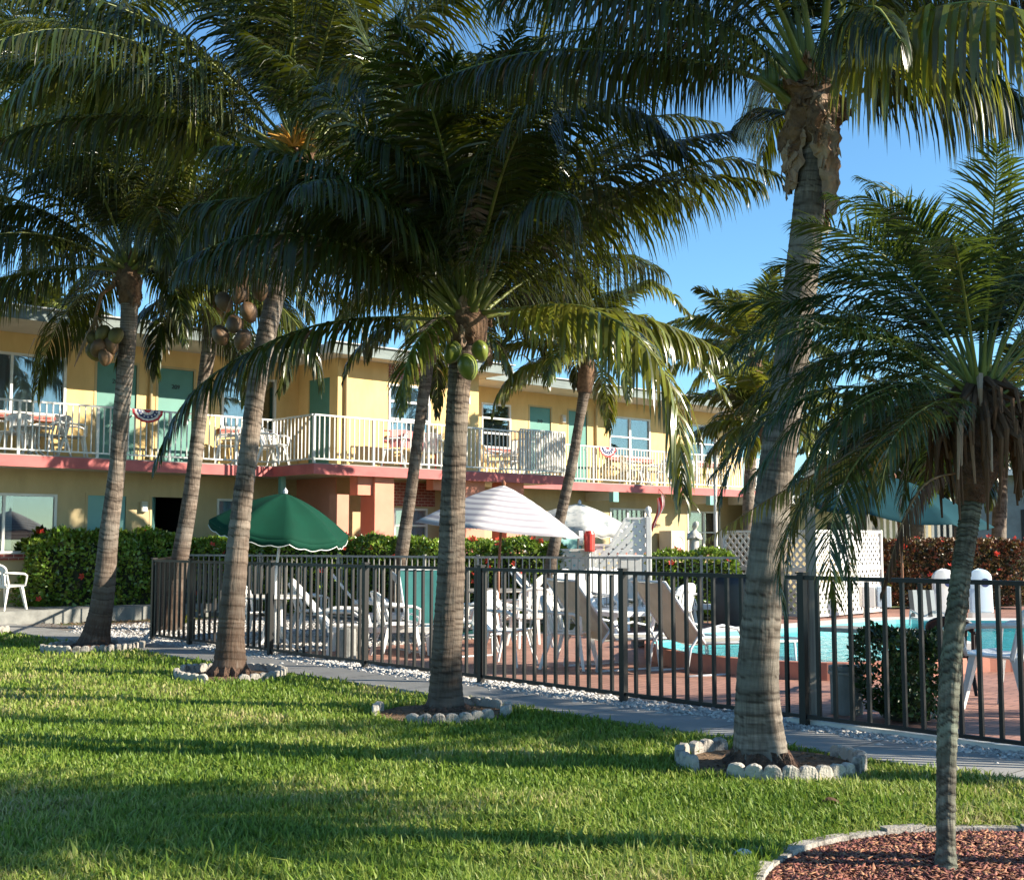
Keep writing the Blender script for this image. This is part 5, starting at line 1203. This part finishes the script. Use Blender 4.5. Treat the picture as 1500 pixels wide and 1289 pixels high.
gC = 'white plastic chairs on the pool deck'; gL = 'white plastic chaises around the pool'; gS = 'beige sling loungers by the front fence'
placed(tab, ut, G(400, 948), .3, 'round white plastic table under the dark green umbrella', 'white plastic tables')
placed(mono, um, G(745, 975), -.5, 'white plastic chair beside the pool fence right of the middle palm trunk', gC)
placed(mono, um, G(836, 980), -.4, 'white plastic chair left of the first beige sling lounger', gC)
placed(mono, um, G(582, 962), .4, 'white plastic chair seen between the chaises and the teal lounge chair', gC)
placed(mono, um, G(1480, 1042), 2.2, 'large white plastic chair nearest the fence at the right edge', gC, 1.15)
placed(mono, um, G(8, 893, .24), 1.2, 'white plastic chair on the walkway at the far left', gC)
placed(mono, um, G(790, 925), 2.8, 'white plastic chair beyond the grey round table', gC)
placed(cha, uc_, G(512, 958), .05, 'white high backed chaise nearest the round table under the green umbrella', gL, 1.05)
placed(cha, uc_, G(560, 935), .15, 'white chaise just behind the nearest left one', gL)
placed(cha, uc_, G(868, 925), -1.0, 'white chaise with its raised back facing the fence, leftmost of three', gL)
placed(cha, uc_, G(900, 918), -1.15, 'white chaise with a raised back, middle of the three by the lattice gate', gL)
placed(cha, uc_, G(945, 915), -1.1, 'white chaise with a raised back, rightmost of the three by the lattice gate', gL)
placed(cha, uc_, G(722, 940), 2.9, 'white chaise lying beside the grey table behind the plastic chairs', gL)
for px_, py_, rz_, lb_ in ((690, 958, 2.6, 'white plastic chair just right of the middle palm trunk'), (775, 948, 1.9, 'white plastic chair between the grey table and the first sling lounger'), (985, 935, 2.4, 'white plastic chair behind the second sling lounger'), (455, 935, .4, 'white plastic chair behind the round table under the green umbrella'), (365, 940, -.6, 'white plastic chair left of the green umbrella pole')):
    placed(mono, um, G(px_, py_), rz_, lb_, gC)
for px_, py_, rz_, lb_ in ((640, 925, .3, 'white chaise partly behind the middle palm trunk'), (810, 912, -.4, 'white chaise against the back fence left of the gate panels'), (985, 905, 2.9, 'white chaise near the back fence below the statue')):
    placed(cha, uc_, G(px_, py_), rz_, lb_, gL)
ch2 = make_chaise('low flat white lounger left of the lattice enclosure', 8); ch2.location = G(1000, 915); ch2.rotation_euler = (0, 0, -.1); ch2['group'] = gL
placed(sli, us_, G(912, 978), .5, 'beige sling lounger with a raised back, left of the pair', gS, 1.08)
placed(sli, us_, G(1040, 985), .5, 'beige sling lounger with a raised back beside the thick palm trunk', gS, 1.08)
tl = make_sling('reclining lounge chair with teal sling fabric just left of the middle palm', 72, 'sling_teal'); tl.location = G(640, 955); tl.rotation_euler = (0, 0, -2.2+1.2)
gt = make_table('grey round patio table in the middle of the deck', .62, .72, 'fence_grey'); gt.location = G(720, 930)
t2 = dup(tab, G(650, 912), 0, 'small white side table behind the middle palm trunk', 'white plastic tables', .75)
# balcony furniture (stands on the balcony floors)
def onb(px, w, z=ZF, dw=.0): 
    return A0+AU*U(px, w)+AO*w+Vector((0, 0, z))
gB = 'white plastic chairs on the balcony'
for px, w, rz, lb in ((18, .65, AD-2.2, 'white balcony chair at the far left below the big window'), (72, .6, AD+3.4, 'white balcony chair below the right half of the left window'), (105, .6, AD-.3, 'white balcony chair left of the first teal door upstairs'),
                      (332, .6, AD+2.6, 'white balcony chair below the dark curtained window'), (386, .6, AD-.5, 'white balcony chair tucked in the corner where the balcony widens'), (400, 1.4, AD-1, 'white balcony chair at the left of the balcony corner'),
                      (720, .8, AD-.3, 'white balcony chair under the small upstairs window'), (750, 1.0, AD+3.0, 'white balcony chair left of the dense railing'), (925, .5, AD-.4, 'white balcony chair behind the right bunting fan'), (965, .5, AD+2.9, 'white balcony chair right of the right bunting fan'), (1030, .5, AD-1.2, 'white balcony chair near the right end of the balcony')):
    dup(mono, onb(px, w), rz, lb, gB)
for px, w, lb in ((45, .6, 'white balcony table at the far left'), (350, .6, 'white balcony table below the dark window'), (736, .9, 'white balcony table near the small upstairs window'), (945, .5, 'white balcony table behind the right railing')):
    dup(tab, onb(px, w), 0, lb, 'white tables on the balcony', .8)
# draped chair and red rack on the middle balcony
rk = thing('towel_rack', 'red metal rack hung with a pink towel on the middle balcony', 'rack', onb(600, 2.2), AD)
b = MB()
for z in (.62, .85): b.tube([(-.75, 0, z), (.75, 0, z)], .018)
for x in (-.75, -.25, .25, .75): b.tube([(x, 0, 0), (x, 0, .85)], .018)
b.build('frame', 'red', rk)
b = MB(); b.grid(lambda u, v: (-.6+1.1*u, -.03-.02*math.sin(u*20), .87-.4*v+.02*math.sin(u*5)), 24, 6); b.build('towel', mat('pink_towel', (.62, .25, .24), rough=.9), rk, solid=.01)
dup(mono, onb(575, 2.2), AD+2.5, 'white balcony chair beside the red towel rack', gB); dup(mono, onb(636, 2.25), AD+.6, 'white balcony chair right of the red towel rack', gB)

# ------------------------------------------------------------------ umbrellas
def umbrella(label, top, hemz, R, base, m, npan=8, tilt=(0, 0), pole='wood', val=.12, trim=None, sag=.10, name='patio_umbrella', ph=0.0, ribs='alu'):
    base = Vector(base); top = Vector(top); root = thing(name, label, 'umbrella', base)
    T = top-base; hz = T.z-hemz
    Mx = Matrix.Translation(T) @ Matrix.Rotation(tilt[0], 4, 'Y') @ Matrix.Rotation(tilt[1], 4, 'X')
    b = MB(); N_ = npan*8
    def fn(u, v):
        t = 2*PI*u+ph; f = (u*npan) % 1.0; s = math.sin(PI*f)
        rad = R*v*(1-(1-math.cos(PI/npan))*s*v); z = -hz*(v**1.15)+sag*.25*math.sin(PI*v)-sag*s*v*.35
        return Mx @ Vector((rad*math.cos(t), rad*math.sin(t), z))
    b.grid(fn, N_, 12); b.build('canopy', m, root, solid=.004, smooth=True)
    b = MB()
    def fv(u, v):
        t = 2*PI*u+ph; f = (u*npan) % 1.0; s = math.sin(PI*f)
        rad = R*(1-(1-math.cos(PI/npan))*s)+.004; z = -hz-sag*s*.35-val*v*(.75+.25*abs(math.sin(PI*f*3)))
        return Mx @ Vector((rad*math.cos(t), rad*math.sin(t), z))
    if val:
        b.grid(fv, N_*2, 2); vo = b.build('valance', m, root, solid=.003, smooth=True)
        if trim:
            b = MB(); b.tube([fv(i/(N_*2), 1.02) for i in range(N_*2+1)], .007, n=5); b.build('trim', trim, vo)
    for k in range(npan):
        t = 2*PI*k/npan+ph; b = MB(); b.tube([Mx @ Vector((R*v*math.cos(t), R*v*math.sin(t), -hz*v**1.15+sag*.25*math.sin(PI*v)-.02)) for v in (.02, .25, .5, .75, .98)], .010, n=5); b.build('rib', ribs, root)
    b = MB(); b.tube([(0, 0, 0), (T.x*.0, T.y*.0, T.z*.45), T+Vector((0, 0, -.02))], .021, n=10); b.build('pole', pole, root, smooth=True)
    b = MB(); b.lathe([(.001, .0), (.03, .0), (.035, .04), (.012, .07), (.001, .09)], n=12); fo = b.build('finial', pole, root, loc=T)
    return root
gU = 'umbrellas by the pool'
umbrella('dark green umbrella with white trimmed edge tilted beside the left palms', V(418, 723, 17.1), 1.68, 1.0, G(402, 945), 'greencanvas', 8, sag=.17, tilt=(.16, .12), pole='alu', trim='trim', val=.1, ph=.35)
umbrella('large grey and white striped umbrella on a brown wooden pole', V(738, 711, 18.0), 1.66, 1.3, G(730, 945), 'stripecanvas', 6, tilt=(.10, .02), pole='wood', val=0, ph=.28, sag=.06)
umbrella('pale umbrella with a grey leaf pattern near the lattice gate', V(849, 738, 23.5), 1.85, 1.0, G(846, 906), 'floralcanvas', 8, tilt=(.08, .1), pole='alu', trim='trim', val=.16, ph=.1)
umbrella('big teal umbrella on a wooden pole at the far side of the pool', V(1310, 700, 19.6), 1.95, 1.62, G(1324, 925), 'tealcanvas', 8, tilt=(.12, .10), pole='wood', val=0, ph=.3, sag=.2)
# ------------------------------------------------------------------ lattice
def clip_strip(inside, a, d, L, step=.01):
    runs = []; cur = None; s = 0
    while s <= L:
        q = a+d*s
        if inside(q.x, q.y):
            if cur is None: cur = s
            last = s
        elif cur is not None:
            runs.append((cur, last)); cur = None
        s += step
    if cur is not None: runs.append((cur, last))
    return [(a+d*r0, a+d*r1) for r0, r1 in runs if r1-r0 > .03]
def lattice(name, label, p0, p1, z0, ztop, inside=None, sp=.125, sw=.045, m='white', frame=True, cat='lattice screen', group=None, midrail=None, parent=None):
    p0 = Vector(p0); p1 = Vector(p1); W_ = (p1-p0).length; rz = math.atan2((p1-p0).y, (p1-p0).x)
    root = parent or thing(name, label, cat, p0, rz, group); Hh = ztop-z0
    ins = inside or (lambda x, z: 0 <= x <= W_ and z0 <= z <= ztop)
    for sgn, nm, dy in ((1, 'lattice_slats', .0), (-1, 'lattice_slats', .006)):
        b = MB(); d = Vector((1, sgn, 0)).normalized(); k = -Hh-.2
        while k < W_+Hh:
            a = Vector((k, z0 if sgn > 0 else ztop, 0))
            for q0, q1 in clip_strip(ins, a, d, Hh*1.5): b.bar((q0.x, dy, q0.y), (q1.x, dy, q1.y), .006, sw, up=Vector((0, 0, 1)))
            k += sp*1.414
        # bars: width along screen plane
        b.build(nm, m, root)
    if frame:
        b = MB(); b.box(-.03, W_+.03, -.03, .04, ztop, ztop+.05); b.box(-.03, W_+.03, -.03, .04, z0-.05, z0)
        b.box(-.06, -.001, -.04, .05, 0, ztop+.06); b.box(W_+.001, W_+.06, -.04, .05, 0, ztop+.06)
        if midrail: b.box(0, W_, -.025, .035, midrail-.04, midrail+.04)
        b.build('frame', m, root)
    return root, W_
K = G(1190, 908); KL = V(1063, 900, 24.6).xy.to_3d(); KR = V(1291, 900, 24.8).xy.to_3d()
gK = 'lattice screens of the pool pump enclosure'
lattice('lattice_screen', 'shaded left face of the white lattice enclosure beside the pool', KL, K+Vector((-.06, 0, 0)), .1, 1.66, group=gK, midrail=.95, sw=.05)
lattice('lattice_screen', 'bright sunlit right face of the white lattice enclosure beside the pool', K, KR, .1, 1.66, group=gK, midrail=.95, sw=.062, sp=.115)
# swooping gate panel
g0 = V(872, 900, 22.4).xy.to_3d(); g1_ = V(948, 900, 22.4).xy.to_3d(); Wg = (g1_-g0).length
def insw(x, z): 
    top = 1.4+.5*min(1, max(0, (x-.3*Wg)/(.3*Wg)))
    return 0 <= x <= Wg and .1 <= z <= top
lg, _ = lattice('lattice_gate', 'white lattice gate with a rising slanted top and a tall finial post', g0, g1_, .1, 1.9, inside=insw, frame=False, sw=.08, sp=.12, cat='gate')
b = MB(); b.bar((Wg+.04, 0, 0), (Wg+.04, 0, 1.95), .1); b.build('post', 'white', lg, bevel=.01)
b = MB(); b.lathe([(.001, 0), (.05, 0), (.03, .04), (.065, .10), (.05, .17), (.001, .2)], c=(Wg+.04, 0, 1.952), n=14); b.build('finial', 'white', lg, smooth=True)
b = MB(); b.bar((-.03, 0, 0), (-.03, 0, 1.43), .06); b.bar((0, .0, 1.42), (.3*Wg, 0, 1.42), .05, .04); b.bar((.3*Wg, 0, 1.42), (.6*Wg, 0, 1.92), .04, .04); b.bar((.6*Wg, 0, 1.92), (Wg-.01, 0, 1.92), .04, .04); b.build('frame', 'white', lg)
lattice('lattice_screen', 'low white lattice panel left of the slanted gate', V(818, 900, 22.5).xy.to_3d(), V(868, 900, 22.5).xy.to_3d(), .1, 1.3, sw=.08, sp=.12, group='lattice panels by the gate')
# red canister on a post, planter, AC, boxes
cn = thing('red_canister', 'red canister mounted beside a white reel on the lattice panel', 'canister', V(864, 870, 22.3).xy.to_3d())
b = MB(); b.lathe([(.001, 1.3), (.09, 1.3), (.1, 1.33), (.1, 1.62), (.08, 1.68), (.001, 1.69)], n=16); b.build('body', 'red', cn, smooth=False)
b = MB(); b.tube([(0, .05, 0), (0, .05, 1.32)], .03); b.build('post', 'white', cn)
b = MB(); b.tube([(-.12, .03, 1.55), (-.2, .03, 1.55)], .14, n=18); b.build('reel', 'plastic', cn)
pb = thing('towel_box', 'white box standing before the slanted lattice gate', 'box', V(923, 905, 20.9).xy.to_3d())
b = MB(); b.box(-.2, .2, -.15, .15, .5, 1.2); b.build('body', 'white', pb, bevel=.015); b = MB(); b.box(-.22, .22, -.17, .17, 1.201, 1.25); b.build('lid', 'plastic', pb, bevel=.01)
for sx in (-1, 1): b = MB(); b.box(sx*.16-.02, sx*.16+.02, -.1, .1, 0, .5); b.build('leg', 'white', pb)
ac = thing('air_conditioner', 'beige air conditioning unit on the wall left of the statue', 'air conditioner', A0+AU*U(982, .3)+AO*.3+Vector((0, 0, 1.05)), AD)
b = MB(); b.box(-.32, .32, -.28, .2, 0, .75); b.build('casing', 'soffit', ac, bevel=.02)
b = MB(); b.lathe([(.2, 0), (.21, .01), (.23, .01), (.24, 0)], n=24); fo = b.build('fan_guard', 'white', ac); fo.location = (0.03, -.285, .38); fo.rotation_euler = (PI/2, 0, 0)
b = MB(); b.box(-.3, .3, -.22, .28, -1.05, -.002); b.build('stand', 'beige', ac)
ub = thing('utility_box', 'white twin utility box on legs beside the lattice enclosure', 'utility box', G(1281, 906))
for k, (x0, x1, mm) in enumerate(((-.26, -.01, 'white'), (.03, .3, 'bluewhite'))):
    b = MB(); b.box(x0, x1, -.12, .12, .22, .62); b.build('cabinet', mm, ub, bevel=.012)
b = MB(); b.box(-.2, -.16, -.05, .05, 0, .22); b.box(.18, .22, -.05, .05, 0, .22); b.build('leg', 'fence_grey', ub)
bk_ = thing('black_grill_cover', 'black covered barbecue at the back fence left of the lattice enclosure', 'barbecue', V(1072, 900, 20.0).xy.to_3d())
b = MB(); b.lathe([(.33, .02), (.34, .3), (.33, .75), (.29, .88), (.12, .93), (.001, .94)], n=20, sx=1.0, sy=.6); b.build('cover', 'black', bk_, smooth=True)
bn = thing('waste_bin', 'grey cylindrical concrete bin standing behind the fence', 'bin', G(1241, 1047))
b = MB(); b.lathe([(.13, 0), (.135, .02), (.14, .38), (.15, .385), (.15, .42), (.12, .42), (.12, .1), (.001, .1)], n=28); b.build('body', 'bin', bn, smooth=False)
b = MB(); b.lathe([(.151, .35), (.156, .355), (.156, .375), (.151, .38)], n=28); b.build('rim_band', 'fence_grey', bn)
st = thing('concrete_stump', 'short grey round concrete post in front of the white chaise', 'post', G(509, 968))
b = MB(); b.lathe([(.001, 0), (.11, 0), (.105, .36), (.10, .40), (.001, .41)], n=20); b.build('shaft', 'bin', st); b = MB(); b.box(-.05, .12, .1, .22, 0, .42); b.build('square_post', 'edging', st, bevel=.006)
# statue
sx_ = thing('garden_statue', 'small white statue of a robed figure with bowed head in front of the window', 'statue', V(1018, 880, 24.3).xy.to_3d())
b = MB(); b.box(-.18, .18, -.18, .18, 0, 1.12); b.build('pedestal', 'stone', sx_, bevel=.02)
b = MB(); b.lathe([(.001, 0), (.13, 0), (.12, .08), (.10, .25), (.095, .38), (.115, .46), (.105, .54), (.05, .585), (.035, .61), (.05, .64), (.065, .68), (.062, .73), (.035, .765), (.001, .775)], n=20, sx=1, sy=.8)
b.v = [(x+.03*max(0, z-.55)/.2, y-.08*max(0, z-.6)/.15, z) for x, y, z in b.v]
for s in (-1, 1): b.tube([(s*.1, 0, .52), (s*.13, -.04, .42), (s*.04, -.13, .44), (-s*.01, -.13, .47)], [.035, .034, .026, .018], n=8)
b.build('figure', 'stone', sx_, smooth=True, loc=(0, 0, 1.121))
# flagpole and flag
fp_ = thing('flagpole', 'slim white flagpole rising in front of the right balcony', 'flagpole', G(1050, 896))
b = MB(); b.tube([(0, 0, 0), (0, 0, 2.0), (.01, 0, 3.6)], [.045, .04, .03], n=12); b.build('pole', 'white', fp_, smooth=True)
b = MB(); b.lathe([(.001, 0), (.04, .02), (.04, .06), (.001, .08)], c=(.01, 0, 3.6), n=12); b.build('finial', 'plastic', fp_, smooth=True)
fw_ = onb(966, wR+.02, ZF-.25)
fl = thing('hanging_flag', 'red and white striped flag hanging folded below the right balcony', 'flag', fw_, AD)
b = MB(); b.grid(lambda u, v: (-.28*v+.10*math.sin(v*5)+(u-.5)*.26*(1-.4*v), -.05+.06*math.sin(u*9+v*4), -.15-.95*v+.18*u), 18, 24)
b.build('cloth', stripe_mat('flag_stripes', (.62, .05, .06), (.72, .70, .68), 4.0, 'x', .04), fl, smooth=True)
b = MB(); b.tube([(-.02, .05, .2), (.12, -.15, -.1)], .012); b.build('staff', 'wood', fl)
# pool side seats at right
ps = thing('striped_chair', 'low chair with a grey and white striped back at the far side of the pool', 'chair', V(1357, 920, 18.3).xy.to_3d()+Vector((0, 0, .2)))
b = MB(); b.grid(lambda u, v: (-.2+.4*u, .1+.1*v, .12+.42*v), 10, 8); b.build('back', stripe_mat('chair_stripes', (.05, .055, .06), (.62, .62, .60), 3.0, 'x', .03), ps, solid=.02)
b = MB(); b.box(-.2, .2, -.3, .1, .10, .14); b.build('seat', 'plastic', ps, bevel=.01)
for sx in (-1, 1): b = MB(); b.tube([(sx*.2, -.28, 0), (sx*.2, -.26, .2), (sx*.2, .1, .24), (sx*.2, .16, 0)], .016); b.build('leg', 'alu', ps)
for px, lb, mm in ((1385, 'white arched pool slide panel left of the date palm trunk', 'plastic'), (1438, 'pale blue arched pool panel right of the date palm trunk', 'bluewhite')):
    q = thing('pool_rescue_board', lb.replace('pool slide panel', 'rescue board').replace('pool panel', 'rescue board'), 'rescue board', V(px, 910, 21.8).xy.to_3d())
    b = MB(); b.grid(lambda u, v: ((u-.5)*.42*(1 if v < .8 else math.sqrt(max(.001, 1-((v-.8)/.2)**2))), .05*v-.02*math.cos((u-.5)*PI), .2+.78*v), 10, 24); b.build('board', mm, q, solid=.05, smooth=True)
    b = MB(); b.lathe([(.001, 0), (.08, 0), (.08, .01), (.001, .01)], n=20); e_ = b.build('dark_emblem', 'blue', q); e_.rotation_euler = (PI/2, 0, 0); e_.location = (.06, -.06, .74)
    b = MB(); b.box(-.2, .2, -.1, .12, 0, .19); b.build('base', 'white', q)
bc = make_monobloc('black plastic chair showing its curved arm right of the date palm trunk', 'black'); bc.location = G(1395, 1015); bc.rotation_euler = (0, 0, 1.2); bc.scale = (.9,)*3
# off-view palms to the right whose trunks and crowns shade the lawn
for (x_, y_, h_, L_, nm_, lb_) in ((6.4, 6.9, 7.5, 2.6, 'coconut_palm', 'tall coconut palm outside the right edge shading the lawn with its trunk'), (9.0, 8.4, 3.1, 2.3, 'coconut_palm', 'low coconut palm outside the right edge beside the footpath'),
                           (4.75, 5.15, 3.1, 1.2, 'date_palm', 'date palm just outside the right edge beside the mulch bed')):
    big = L_ > 2
    palm(nm_, lb_, 'palm tree', y_, None, [.17, .15, .13, .12] if big else [.07, .07, .07], (x_+.1, y_, h_+.15), L=L_, lmax=.7 if big else .25, seed=int(x_*10), n=22 if big else 50, els=(1.3, .0), nl=50, wid=.022 if big else .009, dsamp=.04,
         group='palms beyond the right edge of the lawn', trunkpts=[Vector((x_, y_, 0)), Vector((x_+.1, y_, h_*.5)), Vector((x_+.1, y_, h_))])


# ------------------------------------------------------------------ camera, light, world
cam = bpy.data.cameras.new('Camera'); co = bpy.data.objects.new('Camera', cam); COL.objects.link(co)
co.location = (0, 0, H); co.rotation_euler = (PI/2+PIT, 0, 0)
cam.sensor_width = 36; cam.sensor_fit = 'HORIZONTAL'; cam.lens = F/1500*36; cam.clip_end = 3000; cam.clip_start = .05
scene.camera = co
EL = math.radians(25); SD = Vector((1, -.19, 0)).normalized()
sun = bpy.data.lights.new('Sun', 'SUN'); so = bpy.data.objects.new('Sun', sun); COL.objects.link(so)
sun.energy = 5.0; sun.angle = math.radians(.5); sun.color = (1, .90, .73)
tosun = Vector((SD.x*math.cos(EL), SD.y*math.cos(EL), math.sin(EL)))
so.rotation_euler = tosun.to_track_quat('Z', 'Y').to_euler()
w = bpy.data.worlds.new('World'); scene.world = w; w.use_nodes = True
t = w.node_tree; t.nodes.clear(); N = t.nodes
sk = N.new('ShaderNodeTexSky'); sk.sky_type = 'NISHITA'; sk.sun_disc = False; sk.sun_elevation = EL
sk.sun_rotation = math.atan2(SD.x, SD.y); sk.air_density = 1.0; sk.dust_density = .2; sk.ozone_density = 2.0; sk.altitude = 0
bg = N.new('ShaderNodeBackground'); bg.inputs[1].default_value = .092
wo = N.new('ShaderNodeOutputWorld'); tn = N.new('ShaderNodeMix'); tn.data_type = 'RGBA'; tn.blend_type = 'MULTIPLY'; tn.inputs[0].default_value = 1.0; tn.inputs[7].default_value = (.64, .95, 1.10, 1); t.links.new(sk.outputs[0], tn.inputs[6]); t.links.new(tn.outputs[2], bg.inputs[0]); t.links.new(bg.outputs[0], wo.inputs[0])
scene.view_settings.view_transform = 'Standard'; scene.view_settings.look = 'None'; scene.view_settings.exposure = 1.3; scene.view_settings.gamma = 1
scene.render.engine = 'CYCLES'; scene.cycles.max_bounces = 8; scene.cycles.transparent_max_bounces = 12
scene.cycles.use_denoising = True
